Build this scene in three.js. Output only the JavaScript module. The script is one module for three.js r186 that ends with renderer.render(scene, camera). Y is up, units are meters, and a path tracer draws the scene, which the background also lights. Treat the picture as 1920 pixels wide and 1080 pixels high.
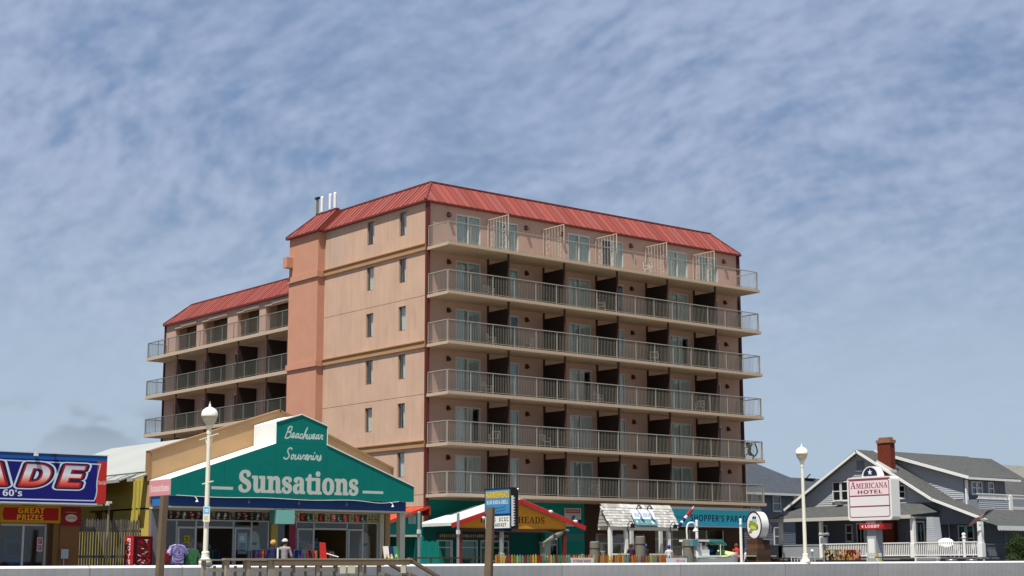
import * as THREE from 'three';
import { mergeGeometries } from 'three/addons/utils/BufferGeometryUtils.js';
import { MarchingCubes } from 'three/addons/objects/MarchingCubes.js';

// ---------------------------------------------------------------- camera, sky, sun, exposure
// World: x runs along the boardwalk (away to the right), z points out to the beach, y up, boardwalk at y = 0.
const scene = new THREE.Scene();
const renderer = new THREE.WebGLRenderer({ antialias: true });
renderer.toneMapping = THREE.LinearToneMapping;
renderer.toneMappingExposure = 1.5;
renderer.shadowMap.enabled = true;
const camera = new THREE.PerspectiveCamera(20.755, 16 / 9, 0.5, 3000);
camera.rotation.order = 'YXZ';
camera.position.set(0, 0.7, 0);
camera.rotation.set(0.1751018, -0.6837944, -0.0030887);

const SUN = new THREE.Vector3(-0.40, 1, 0.19).normalize();
const sun = new THREE.DirectionalLight(new THREE.Color().setRGB(1, 0.955, 0.88), 5.0);
sun.position.copy(SUN).multiplyScalar(150).add(new THREE.Vector3(55, 0, -68));
sun.target.position.set(55, 0, -68);
sun.castShadow = true;
sun.shadow.mapSize.set(4096, 4096);
Object.assign(sun.shadow.camera, { left: -75, right: 75, top: 75, bottom: -75, near: 10, far: 320 });
sun.shadow.bias = -0.0005;
scene.add(sun, sun.target);

// noise
function rng(seed) { let s = seed >>> 0; return () => { s = (s + 0x6d2b79f5) | 0; let t = Math.imul(s ^ (s >>> 15), 1 | s); t = (t + Math.imul(t ^ (t >>> 7), 61 | t)) ^ t; return ((t ^ (t >>> 14)) >>> 0) / 4294967296; }; }
const PERM = new Uint8Array(512);
{ const r = rng(7), p = [...Array(256).keys()]; for (let i = 255; i > 0; i--) { const j = Math.floor(r() * (i + 1)); [p[i], p[j]] = [p[j], p[i]]; } for (let i = 0; i < 512; i++) PERM[i] = p[i & 255]; }
const GX = new Float32Array(256), GY = new Float32Array(256);
for (let i = 0; i < 256; i++) { const a = i / 256 * Math.PI * 2 * 7.31; GX[i] = Math.cos(a) * 1.5; GY[i] = Math.sin(a) * 1.5; }
function perlin(x, y, px = 256, py = 256) {
  const xi = Math.floor(x), yi = Math.floor(y), fx = x - xi, fy = y - yi;
  const x0 = ((xi % px) + px) % px & 255, x1 = ((xi + 1) % px + px) % px & 255, y0 = ((yi % py) + py) % py & 255, y1 = ((yi + 1) % py + py) % py & 255;
  const u = fx * fx * fx * (fx * (fx * 6 - 15) + 10), v = fy * fy * fy * (fy * (fy * 6 - 15) + 10);
  const a = PERM[x0 + PERM[y0]], b = PERM[x1 + PERM[y0]], c = PERM[x0 + PERM[y1]], d = PERM[x1 + PERM[y1]];
  const n0 = GX[a] * fx + GY[a] * fy, n1 = GX[b] * (fx - 1) + GY[b] * fy, n2 = GX[c] * fx + GY[c] * (fy - 1), n3 = GX[d] * (fx - 1) + GY[d] * (fy - 1);
  return (n0 + (n1 - n0) * u) + ((n2 + (n3 - n2) * u) - (n0 + (n1 - n0) * u)) * v;
}
function noise(x, y) { // the same without a period
  const xi = Math.floor(x), yi = Math.floor(y), fx = x - xi, fy = y - yi, X = xi & 255, Y = yi & 255, p0 = PERM[Y], p1 = PERM[(Y + 1) & 255], X1 = (X + 1) & 255;
  const u = fx * fx * fx * (fx * (fx * 6 - 15) + 10), v = fy * fy * fy * (fy * (fy * 6 - 15) + 10), a = PERM[X + p0], b = PERM[X1 + p0], c = PERM[X + p1], d = PERM[X1 + p1];
  const n0 = GX[a] * fx + GY[a] * fy, n1 = GX[b] * (fx - 1) + GY[b] * fy, n2 = GX[c] * fx + GY[c] * (fy - 1), n3 = GX[d] * (fx - 1) + GY[d] * (fy - 1), e = n0 + (n1 - n0) * u;
  return e + (n2 + (n3 - n2) * u - e) * v;
}
function cloud(x, y, oct, gain) { let s = 0, a = 1, n = 0; for (let i = 0; i < oct; i++) { s += a * noise(x, y); n += a; a *= gain; x = x * 2.03 + 17.3; y = y * 2.03 + 9.1; } return s / n; }
function fbm(x, y, oct, gain = 0.5, per = 256) { let s = 0, a = 1, n = 0, p = per; for (let i = 0; i < oct; i++) { s += a * perlin(x, y, Math.min(p, 256), Math.min(p, 256)); n += a; a *= gain; x = x * 2 + 17.3 * (per === 256); y = y * 2 + 9.1 * (per === 256); p *= 2; } return s / n; }
const smooth = (a, b, x) => { const t = Math.min(1, Math.max(0, (x - a) / (b - a))); return t * t * (3 - 2 * t); };
const mix = (a, b, t) => a + (b - a) * t;

// the sky: thin altocumulus over pale blue, hazier low down, the same in every direction
const EXPOSURE = renderer.toneMappingExposure;
{
  const W = 4096, H = 2048, data = new Float32Array(W * H * 4);
  for (let row = 0; row < H; row++) {
    const el = ((row + 0.5) / H - 0.5) * Math.PI;
    if (el < -0.01) { for (let c = 0; c < W; c++) data.set([0.26, 0.26, 0.25, 1], (row * W + c) * 4); continue; }
    const up = Math.sin(el), k = Math.cos(el) / (up + 0.42), deg = el * 180 / Math.PI;
    const haze = smooth(16.5, 3.5, deg), deep = smooth(12, 60, deg), blue = [0, 1, 2].map((i) => mix(mix([0.13, 0.255, 0.47][i], [0.07, 0.16, 0.38][i], deep), [0.44, 0.555, 0.675][i], haze * 0.95));
    for (let col = 0; col < W; col++) {
      const az = ((col + 0.5) / W - 0.5) * 2 * Math.PI, px = Math.cos(az) * k, pz = Math.sin(az) * k;
      const a = px * 0.10 + pz * 0.99, b = px * 0.99 - pz * 0.10;
      const wx = noise(a * 4 + 5, b * 4) * 0.05, wy = noise(a * 4 + 41, b * 4 + 13) * 0.05;
      const broad = cloud(a * 2.0 + 3.3, b * 2.6 + 1.7, 3, 0.5), puff = cloud((a + wx) * 12, (b + wy) * 23, 5, 0.58), tuft = cloud((a - wy) * 44 + 7, (b + wx) * 66 + 2, 3, 0.6), rip = 1.4 * noise(a * 16 + wx * 120, b * 95 + wy * 90) * smooth(0.0, 0.3, noise(a * 5 + 9, b * 5 + 4));
      const busy = mix(0.45, 1.1, smooth(-0.35, 0.4, noise(a * 2.7 + 31, b * 2.2 + 5) + 0.5 * noise(a * 6 + 3, b * 6))), c = smooth(-0.28, 1.02, 0.66 + broad * 0.52 + (puff * 0.72 + tuft * 0.26 + rip * 0.16) * busy);
      const heap = smooth(0.05, 0.22, cloud(az * 12 + 1, el * 26 + 3, 4, 0.5) + 0.42 * Math.cos((az + 1.16) * 5) - 0.12) * smooth(6.1, 5.0, deg + 1.5 * noise(az * 14, 3)) * 0.55; // small grey cumulus low on the horizon, in groups
      const fade = smooth(1.0, 9, deg), cover = c * mix(0.35, 0.97, fade), bright = 1 + 0.20 * puff + 0.16 * tuft + 0.08 * broad, o = (row * W + col) * 4;
      for (let i = 0; i < 3; i++) {
        let v = mix(blue[i], mix([0.335, 0.412, 0.585][i] * bright, [0.455, 0.56, 0.68][i], haze * 0.85), cover);
        v = mix(v, [0.33, 0.385, 0.47][i] * (1 + 0.5 * noise(az * 16, el * 40)), heap);
        data[o + i] = v / EXPOSURE;
      }
      data[o + 3] = 1;
    }
  }
  const sky = new THREE.DataTexture(data, W, H, THREE.RGBAFormat, THREE.FloatType);
  sky.mapping = THREE.EquirectangularReflectionMapping;
  sky.magFilter = THREE.LinearFilter; sky.minFilter = THREE.LinearFilter; sky.needsUpdate = true;
  scene.background = sky; scene.environment = sky;
}

// ---------------------------------------------------------------- helpers
const used = new Map();
const numbered = (n) => { const k = used.get(n) ?? 0; used.set(n, k + 1); return k ? `${n}_${String(k).padStart(3, '0')}` : n; };
const origin = new WeakMap();
function thing(name, label, category, base, group) {
  const g = new THREE.Group(); g.name = numbered(name); g.position.set(...base);
  g.userData = { label, category }; if (group) g.userData.group = group;
  origin.set(g, base); scene.add(g); return g;
}
// adds a mesh under a thing or part; geometry in world metres unless `at` gives its own place
function part(parent, name, geo, mat, at = [0, 0, 0], label) {
  const m = new THREE.Mesh(geo, mat), o = origin.get(parent) ?? [0, 0, 0];
  m.name = name; m.castShadow = m.receiveShadow = true;
  m.position.set(at[0] - o[0], at[1] - o[1], at[2] - o[2]);
  if (label) m.userData.label = label;
  origin.set(m, at); parent.add(m); return m;
}
function single(name, label, category, geo, mat, at = [0, 0, 0], group) {
  const m = new THREE.Mesh(geo, mat); m.name = numbered(name); m.castShadow = m.receiveShadow = true; m.position.set(...at);
  m.userData = { label, category }; if (group) m.userData.group = group; origin.set(m, at); scene.add(m); return m;
}
function structure(name, geo, mat) { const m = new THREE.Mesh(geo, mat); m.name = name; m.castShadow = m.receiveShadow = true; m.userData = { kind: 'structure' }; scene.add(m); return m; }
function clone(o, at, label, group, rotY) {
  const c = o.clone(); c.name = numbered(o.name.replace(/_\d{3}$/, '')); c.position.set(...at); c.userData = { ...o.userData };
  if (label) c.userData.label = label; if (group) c.userData.group = group; if (rotY !== undefined) c.rotation.y = rotY;
  origin.set(c, at); scene.add(c); return c;
}
const plain = (g) => { g = g.index ? g.toNonIndexed() : g; for (const k of Object.keys(g.attributes)) if (!['position', 'normal', 'uv'].includes(k)) g.deleteAttribute(k); g.clearGroups?.(); return g; };
const merge = (...list) => mergeGeometries(list.flat(9).map(plain));
// box from corner to corner, uv in metres
function box(x0, x1, y0, y1, z0, z1) {
  const w = Math.abs(x1 - x0), h = Math.abs(y1 - y0), d = Math.abs(z1 - z0), g = new THREE.BoxGeometry(w, h, d), uv = g.attributes.uv;
  const s = [[d, h], [d, h], [w, d], [w, d], [w, h], [w, h]];
  for (let f = 0; f < 6; f++) for (let k = 0; k < 4; k++) uv.setXY(f * 4 + k, uv.getX(f * 4 + k) * s[f][0], uv.getY(f * 4 + k) * s[f][1]);
  return g.translate((x0 + x1) / 2, (y0 + y1) / 2, (z0 + z1) / 2);
}
const cbox = (w, h, d, x = 0, y = 0, z = 0) => box(x - w / 2, x + w / 2, y - h / 2, y + h / 2, z - d / 2, z + d / 2);
const V = (a) => new THREE.Vector3(...a);
// flat plate of convex outline (world points), given thickness behind its face; uv in metres from the first point
function plate(pts, th) {
  const p = pts.map(V), u = p[1].clone().sub(p[0]).normalize();
  const n = new THREE.Vector3(); for (let i = 0; i < p.length; i++) { const a = p[i], b = p[(i + 1) % p.length]; n.x += (a.y - b.y) * (a.z + b.z); n.y += (a.z - b.z) * (a.x + b.x); n.z += (a.x - b.x) * (a.y + b.y); }
  n.normalize(); const v = n.clone().cross(u), q = p.map((a) => a.clone().addScaledVector(n, -th)), pos = [], nor = [], uv = [];
  const tri = (a, b, c, m) => { for (const w of [a, b, c]) { pos.push(w.x, w.y, w.z); nor.push(m.x, m.y, m.z); const r = w.clone().sub(p[0]); uv.push(r.dot(u), r.dot(v)); } };
  for (let i = 1; i < p.length - 1; i++) { tri(p[0], p[i], p[i + 1], n); tri(q[0], q[i + 1], q[i], n.clone().negate()); }
  for (let i = 0; i < p.length; i++) { const j = (i + 1) % p.length, e = p[j].clone().sub(p[i]).cross(n).normalize(); tri(p[i], q[i], q[j], e); tri(p[i], q[j], p[j], e); }
  const g = new THREE.BufferGeometry();
  g.setAttribute('position', new THREE.Float32BufferAttribute(pos, 3)); g.setAttribute('normal', new THREE.Float32BufferAttribute(nor, 3)); g.setAttribute('uv', new THREE.Float32BufferAttribute(uv, 2));
  return g;
}
// outline in (a, b) with holes, made into a wall of thickness th: axis 'z' faces +z at z = at (a = x); axis 'x' faces -x at x = at (a = z)
function wall(axis, at, outline, th, holes = []) {
  const s = new THREE.Shape(outline.map(([a, b]) => new THREE.Vector2(a, b)));
  for (const [a0, a1, b0, b1] of holes) s.holes.push(new THREE.Path([[a0, b0], [a0, b1], [a1, b1], [a1, b0]].map(([a, b]) => new THREE.Vector2(a, b))));
  const g = new THREE.ExtrudeGeometry(s, { depth: th, bevelEnabled: false });
  if (axis === 'z') return g.translate(0, 0, at - th);
  for (const k of ['position', 'normal']) { const p = g.attributes[k]; for (let i = 0; i < p.count; i++) p.setXYZ(i, p.getZ(i), p.getY(i), p.getX(i)); }
  for (const k of ['position', 'normal', 'uv']) { const n = g.attributes[k].itemSize, q = g.attributes[k].array; for (let i = 0; i < q.length / n; i += 3) for (let j = 0; j < n; j++) { const t = q[(i + 1) * n + j]; q[(i + 1) * n + j] = q[(i + 2) * n + j]; q[(i + 2) * n + j] = t; } }
  return g.translate(at, 0, 0);
}
const rect = (a0, a1, b0, b1) => [[a0, b0], [a1, b0], [a1, b1], [a0, b1]];
function bar(a, b, r0, r1 = r0, seg = 8) { const p = V(a), q = V(b), d = q.clone().sub(p), g = new THREE.CylinderGeometry(r1, r0, d.length(), seg); g.applyQuaternion(new THREE.Quaternion().setFromUnitVectors(new THREE.Vector3(0, 1, 0), d.clone().normalize())); return g.translate((p.x + q.x) / 2, (p.y + q.y) / 2, (p.z + q.z) / 2); }
function beam(a, b, w, h) { const p = V(a), q = V(b), d = q.clone().sub(p), L = d.length(), g = box(-w / 2, w / 2, -h / 2, h / 2, -L / 2, L / 2); g.lookAt(d.normalize()); return g.translate((p.x + q.x) / 2, (p.y + q.y) / 2, (p.z + q.z) / 2); }
const lathe = (pts, seg = 20) => new THREE.LatheGeometry(pts.map(([r, y]) => new THREE.Vector2(r, y)), seg);
const tube = (pts, r, seg = 24, rs = 8) => new THREE.TubeGeometry(new THREE.CatmullRomCurve3(pts.map(V)), seg, r, rs);

// textures: tileable tone maps that multiply a colour
function tone(size, fn, metres, srgb) {
  const d = new Uint8Array(size * size * 4);
  for (let y = 0; y < size; y++) for (let x = 0; x < size; x++) { const v = fn(x / size, y / size), o = (y * size + x) * 4; for (let i = 0; i < 3; i++) d[o + i] = Math.max(0, Math.min(255, 255 * (v[i] ?? v))); d[o + 3] = 255; }
  const t = new THREE.DataTexture(d, size, size); t.wrapS = t.wrapT = THREE.RepeatWrapping; t.magFilter = THREE.LinearFilter; if (srgb) t.colorSpace = THREE.SRGBColorSpace;
  t.repeat.set(1 / (metres[0] ?? metres), 1 / (metres[1] ?? metres)); t.needsUpdate = true; return t;
}
const R7 = rng(99), white = new Float32Array(512 * 512).map(() => R7());
const grain = (u, v) => white[(Math.floor(v * 512) & 511) * 512 + (Math.floor(u * 512) & 511)];
const T = {
  stucco: tone(512, (u, v) => 0.90 + 0.09 * fbm(u * 6, v * 6, 5, 0.55, 6) + 0.05 * (grain(u, v) - 0.5) + 0.05 * fbm(u * 14, v * 3, 3, 0.5, 1) * 0, 5.3),
  stuccoBump: tone(256, (u, v) => 0.5 + 0.3 * fbm(u * 30, v * 30, 3, 0.6, 30) + 0.3 * (grain(u * 0.5, v * 0.5) - 0.5), 1.1),
  concrete: tone(512, (u, v) => 0.86 + 0.10 * fbm(u * 5, v * 5, 5, 0.6, 5) + 0.07 * (grain(u, v) - 0.5), 3.7),
  streak: tone(512, (u, v) => 0.86 + 0.12 * fbm(u * 24, v * 2, 4, 0.6, 2) * 1.2 + 0.05 * (grain(u, v) - 0.5), [3.1, 5]),
  wood: tone(512, (u, v) => { const g = fbm(u * 60, v * 3, 4, 0.6, 3); return 0.78 + 0.22 * g + 0.10 * fbm(u * 4, v * 4, 3, 0.5, 4) + 0.07 * (grain(u, v) - 0.5); }, [0.7, 2.2]),
  shingle: tone(512, (u, v) => { const r = Math.floor(v * 16), k = Math.floor(u * 12 + (r % 2) * 0.5), q = grain((k * 37 % 101) / 101, (r * 53 % 97) / 97); return 0.78 + 0.22 * q + 0.14 * (grain(u, v) - 0.5) + 0.06 * fbm(u * 4, v * 4, 3, 0.5, 4); }, [3.6, 2.4]),
  metal: tone(256, (u, v) => 0.92 + 0.06 * fbm(u * 3, v * 8, 4, 0.6, 3) + 0.03 * (grain(u, v) - 0.5), 2.9),
  brick: tone(256, (u, v) => { const r = Math.floor(v * 12), off = (r % 2) * 0.5, k = Math.floor(u * 4 + off), fu = u * 4 + off - k, fv = v * 12 - r, m = fu < 0.05 || fv < 0.13; const q = grain((k * 31 % 83) / 83, (r * 17 % 79) / 79); return m ? [0.75, 0.80, 0.85] : [0.72 + 0.3 * q, 0.62 + 0.3 * q, 0.58 + 0.3 * q]; }, [0.9, 0.9]),
  cloth: tone(256, (u, v) => 0.88 + 0.12 * fbm(u * 8, v * 2, 3, 0.5, 2) + 0.06 * (grain(u, v) - 0.5), 1.3),
  stained: tone(512, (u, v) => 0.84 + 0.13 * fbm(u * 3, v * 3, 5, 0.6, 3) + 0.10 * fbm(u * 30, v * 2, 4, 0.6, 2) + 0.05 * (grain(u, v) - 0.5), [5.3, 1.9]),
  sand: tone(512, (u, v) => 0.84 + 0.14 * fbm(u * 10, v * 10, 5, 0.6, 10) + 0.14 * (grain(u, v) - 0.5), 6),
};
const S = (r, g, b) => new THREE.Color().setRGB(r / 255, g / 255, b / 255, THREE.SRGBColorSpace).multiplyScalar(0.8);
const mat = (c, rough = 0.85, o = {}) => new THREE.MeshPhysicalMaterial({ color: c, roughness: rough, specularIntensity: rough > 0.7 ? 0.3 : 0.6, side: THREE.DoubleSide, ...o });
const phys = (c, rough, o = {}) => new THREE.MeshPhysicalMaterial({ color: c, roughness: rough, side: THREE.DoubleSide, ...o });
const M = {
  pink: mat(S(208, 174, 151), 0.92, { bumpMap: T.stuccoBump, bumpScale: 0.004 }),
  rose: mat(S(208, 152, 126), 0.92, { map: T.stucco, bumpMap: T.stuccoBump, bumpScale: 0.004 }),
  front: mat(S(194, 163, 149), 0.92, { map: T.stucco, bumpMap: T.stuccoBump, bumpScale: 0.004 }),
  band: mat(S(186, 145, 104), 0.9, { map: T.stucco }),
  slab: mat(S(204, 182, 158), 0.9, { map: T.streak, bumpMap: T.stuccoBump, bumpScale: 0.003 }),
  rail: mat(S(166, 163, 150), 0.55, { map: T.metal }),
  railGrey: mat(S(124, 128, 120), 0.55, { map: T.metal }),
  divider: mat(S(58, 47, 42), 0.85, { map: T.wood }),
  dividerPost: mat(S(70, 38, 33), 0.7),
  lattice: mat(S(200, 190, 170), 0.6),
  trim: mat(S(104, 46, 38), 0.7, { map: T.metal }),
  roofs: [S(150, 73, 62), S(160, 82, 71), S(143, 69, 58), S(154, 84, 75)].map((c) => mat(c, 0.6, { map: T.streak })),
  roofTrim: mat(S(112, 46, 42), 0.6, { map: T.metal }),
  flat: mat(S(150, 145, 138), 0.95, { map: T.concrete }),
  doorFrame: mat(S(196, 200, 200), 0.5),
  glass: phys(new THREE.Color().setRGB(0.96, 0.98, 0.97), 0.03, { transmission: 1, thickness: 0, ior: 1.45 }),
  darkGlass: phys(S(20, 26, 30), 0.05, { clearcoat: 1, clearcoatRoughness: 0.03 }),
  curtains: [S(196, 212, 208), S(214, 220, 218), S(176, 192, 190), S(226, 220, 204)].map((c) => mat(c, 0.95, { map: T.cloth })),
  room: mat(S(150, 144, 134), 0.95),
  sconce: mat(S(70, 40, 30), 0.5),
  white: mat(S(238, 238, 234), 0.6),
  whitePaint: mat(S(230, 231, 228), 0.65, { map: T.concrete }),
  cream: mat(S(226, 222, 200), 0.7, { map: T.concrete }),
  black: mat(S(26, 26, 28), 0.6),
  green: mat(S(0, 116, 96), 0.6),
  navy: mat(S(14, 68, 136), 0.6, { map: T.metal }),
  tan: mat(S(196, 160, 118), 0.9, { map: T.stucco }),
  tanCap: mat(S(150, 118, 84), 0.8),
  yellow: mat(S(206, 190, 92), 0.85, { map: T.streak }),
  greyRoof: mat(S(176, 178, 172), 0.7, { map: T.streak }),
  ochre: mat(S(140, 104, 62), 0.9, { map: T.stucco }),
  steel: mat(S(176, 180, 180), 0.4, { metalness: 0.7 }),
  teal: mat(S(20, 142, 128), 0.75, { map: T.streak }),
  tealDark: mat(S(14, 92, 92), 0.75, { map: T.streak }),
  orange: mat(S(214, 150, 44), 0.75, { map: T.metal }),
  red: mat(S(190, 40, 32), 0.6),
  redDark: mat(S(118, 30, 28), 0.7),
  wood: mat(S(134, 118, 98), 0.9, { map: T.wood, bumpMap: T.wood, bumpScale: 0.006 }),
  woodGrey: mat(S(132, 127, 116), 0.95, { map: T.wood, bumpMap: T.wood, bumpScale: 0.006 }),
  woodDark: mat(S(92, 74, 58), 0.9, { map: T.wood }),
  brown: mat(S(84, 62, 50), 0.85, { map: T.wood }),
  concrete: mat(S(160, 160, 160), 0.92, { map: T.concrete, bumpMap: T.stuccoBump, bumpScale: 0.003 }),
  siding: mat(S(176, 181, 186), 0.75),
  sidingBlue: mat(S(118, 125, 135), 0.8, { map: T.streak }),
  sidingDark: mat(S(124, 132, 144), 0.8),
  shingles: mat(S(86, 87, 86), 0.95, { map: T.shingle, bumpMap: T.shingle, bumpScale: 0.008 }),
  shinglesLight: mat(S(132, 132, 126), 0.95, { map: T.shingle }),
  shinglesBlue: mat(S(76, 82, 90), 0.95, { map: T.shingle }),
  brick: mat(S(122, 62, 46), 0.9, { map: T.brick, bumpMap: T.brick, bumpScale: 0.006 }),
  interior: mat(S(116, 108, 100), 0.95),
  skin: mat(S(205, 160, 135), 0.7),
  vcol: mat(S(255, 255, 255), 0.85, { vertexColors: true }),
};
// a printed face: draws on a canvas of w x h pixels
function print(w, h, draw, o = {}) {
  const c = document.createElement('canvas'); c.width = w; c.height = h; const g = c.getContext('2d'); draw(g, w, h);
  const t = new THREE.CanvasTexture(c); t.colorSpace = THREE.SRGBColorSpace; t.anisotropy = 8;
  return mat(S(255, 255, 255), o.rough ?? 0.6, { map: t, specularIntensity: 0.3 });
}
// printed rectangle facing +z (axis 'z') or -x (axis 'x'); uv 0..1 over the face
function panel(axis, at, a0, a1, b0, b1, th = 0.03) {
  const w = Math.abs(a1 - a0), h = b1 - b0, g = new THREE.BoxGeometry(w, h, th);
  if (axis === 'x') g.rotateY(-Math.PI / 2);
  return axis === 'z' ? g.translate((a0 + a1) / 2, (b0 + b1) / 2, at - th / 2) : g.translate(at + th / 2, (b0 + b1) / 2, (a0 + a1) / 2);
}
function fitText(g, text, x, y, w, h, font, o = {}) {   // text stretched into a box, x,y = left, baseline
  g.save(); g.font = `${o.style ?? 'bold'} 100px ${font}`; const m = g.measureText(text).width;
  g.translate(x, y); g.transform(w / m, 0, o.skew ?? 0, h / 73, 0, 0); g.lineJoin = 'round';
  if (o.stroke) { g.strokeStyle = o.stroke; g.lineWidth = o.line ?? 8; g.strokeText(text, 0, 0); }
  g.fillText(text, 0, 0); g.restore();
}

// ---------------------------------------------------------------- ground, beach, boardwalk
structure('ground', box(-900, 1500, -1.3, -0.06, -1500, -43.3), mat(S(112, 110, 106), 0.95, { map: T.concrete }));
structure('beach', box(-900, 1500, -2, -1.0, -43.0, 160), mat(S(176, 160, 132), 0.95, { map: T.sand }));
{ const g = []; for (let k = 0; k < 66; k++) g.push(box(-30, 118, -0.05, 0, -43.44 - k * 0.15, -43.44 - k * 0.15 - 0.142)); structure('boardwalk', merge(g), M.woodGrey); }
structure('patio', box(42, 79, -0.05, 0.15, -70.0, -59.2), mat(S(176, 168, 156), 0.9, { map: T.concrete }));
structure('side_street', box(79.6, 140, -0.05, -0.01, -110, -53.5), mat(S(120, 118, 114), 0.95, { map: T.concrete }));

// ---------------------------------------------------------------- hotel
const F = [4.57, 7.31, 10.08, 12.84, 15.61, 18.34], EAVE = 21.1, HX = 50.9, HX1 = 76.4, HZ = -70.1;
const hotel = thing('hotel', 'pink seven-storey hotel with red metal mansard roof and railed balconies', 'hotel', [HX, 0, HZ]);
{
  // side wall map: mottled paint with faint runs and one repainted patch high up near the stair column
  const wpx = 512, hpx = 768, d = new Uint8Array(wpx * hpx * 4);
  for (let y = 0; y < hpx; y++) for (let x = 0; x < wpx; x++) {
    const u = x / wpx, v = y / hpx, rust = smooth(0.30, 0.55, noise(u * 46 + 5, v * 4.2 + 11)) * smooth(0.0, 0.3, noise(u * 9, v * 7 + 20)), blot = fbm(u * 7, v * 10, 5, 0.55), run = fbm(u * 40 + 3, v * 3 + 7, 4, 0.6), fine = grain(u * 0.99, v * 0.99) - 0.5;
    const patch = smooth(0.25, 0.19, u + 0.05 * fbm(u * 9, v * 14 + 3, 3)) * smooth(0.835, 0.85, v + 0.012 * fbm(u * 20, v * 20, 3)) * smooth(0.995, 0.985, v) * 0.75;
    const worn = smooth(0.05, 0.4, fbm(u * 4 + 9, v * 5 + 2, 4)) * 0.5, b = 0.93 + 0.13 * blot + 0.10 * run + 0.05 * fine;
    const c = [b * (1 - 0.10 * patch - 0.05 * rust), b * (1 + 0.02 * worn - 0.02 * patch - 0.10 * rust), b * (1 - 0.02 * worn + 0.04 * patch - 0.14 * rust)];
    for (let i = 0; i < 3; i++) d[(y * wpx + x) * 4 + i] = Math.min(255, 255 * c[i]); d[(y * wpx + x) * 4 + 3] = 255;
  }
  const t = new THREE.DataTexture(d, wpx, hpx); t.wrapS = t.wrapT = THREE.RepeatWrapping; t.magFilter = THREE.LinearFilter; t.needsUpdate = true;
  t.repeat.set(1 / 10.6, 1 / 18); t.offset.set(80.7 / 10.6, -3.2 / 18); M.pink.map = t;
}
// side wall, storey by storey, with a thin joint between
const sideWin = [];
F.forEach((f, i) => {
  const top = i < 5 ? F[i + 1] - 0.012 : EAVE, holes = [[-72.7, -72.0, f + 1.02, f + 2.43], [-76.0, -75.26, f + 1.02, f + 2.43]];
  part(hotel, 'wall_panel', wall('x', HX, rect(-80.6, HZ, f + 0.012, top), 0.3, holes), M.pink);
  for (const h of holes) sideWin.push(h);
});
part(hotel, 'wall_core', box(HX + 0.32, HX + 0.40, 0, EAVE, -80.6, -76.1), M.room);
part(hotel, 'ground_wall', box(HX, HX + 0.3, 3.1, F[0] - 0.012, -84, HZ), M.pink);
part(hotel, 'ground_wall', box(HX - 0.02, HX + 0.3, 0, 3.09, -84, HZ), M.teal);
for (const y of [F[1], F[3], F[5]]) part(hotel, 'cornice_band', merge(box(HX - 0.1, HX + 0.02, y - 0.16, y + 0.16, -80.55, HZ + 0.08), box(HX - 0.16, HX + 0.02, y + 0.162, y + 0.22, -80.55, HZ + 0.08)), M.band);
// narrow side windows: frame, pane, half-drawn curtain
{
  const w = 0.70, h = 1.41, frame = merge(box(-0.02, 0.05, 0, h, 0, 0.05), box(-0.02, 0.05, 0, h, w - 0.05, w), box(-0.02, 0.05, 0, 0.05, 0.052, w - 0.052), box(-0.02, 0.05, h - 0.05, h, 0.052, w - 0.052), box(-0.05, 0.05, -0.05, -0.002, -0.04, w + 0.04));
  const pane = box(0.0, 0.008, 0.05, h - 0.05, 0.05, w - 0.05), fm = mat(S(120, 104, 86), 0.6);
  const curt = (w0, w1) => { const g = new THREE.PlaneGeometry(w1 - w0, h - 0.04, 24, 10), p = g.attributes.position; for (let i = 0; i < p.count; i++) { const x = p.getX(i), y = p.getY(i); p.setZ(i, 0.03 * Math.sin(x * 55)); p.setX(i, x * (1 - 0.25 * smooth(0.4, -0.6, y / h) * 0.8)); } g.computeVertexNormals(); g.rotateY(-Math.PI / 2); return g.translate(0.12, h / 2, (w0 + w1) / 2); };
  const cs = [curt(0.02, 0.52), curt(0.18, 0.68), curt(0.28, 0.68)];
  sideWin.forEach(([z0, z1, y0], i) => {
    const f = part(hotel, 'window', frame, fm, [HX + 0.1, y0, (z0 + z1) / 2 - w / 2]);
    const at = [HX + 0.1, y0, (z0 + z1) / 2 - w / 2];
    part(f, 'pane', pane, M.glass, at); part(f, 'curtain', cs[i * 7 % 3], M.curtains[i % 2 ? 3 : 1], at);
    part(f, 'room_back', box(0.5, 0.52, -0.1, h + 0.1, -0.2, w + 0.2), M.room, at);
  });
}
// stair column
const CX = 50.4, CZ0 = -83.95, CZ1 = -80.6;
part(hotel, 'stair_column', merge(box(CX, 55, 0, EAVE, CZ0, CZ1), box(CX - 0.45, CX + 0.02, 19.1, 19.75, CZ0 - 0.02, CZ0 + 0.45)), M.rose);
for (const y of [F[1], F[3], F[5]]) part(hotel, 'cornice_band', merge(box(CX - 0.1, CX, y - 0.2, y + 0.16, CZ0 - 0.05, CZ1 + 0.1), box(CX + 0.002, HX - 0.162, y - 0.2, y + 0.16, CZ1 + 0.002, CZ1 + 0.1)), M.rose);
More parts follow.
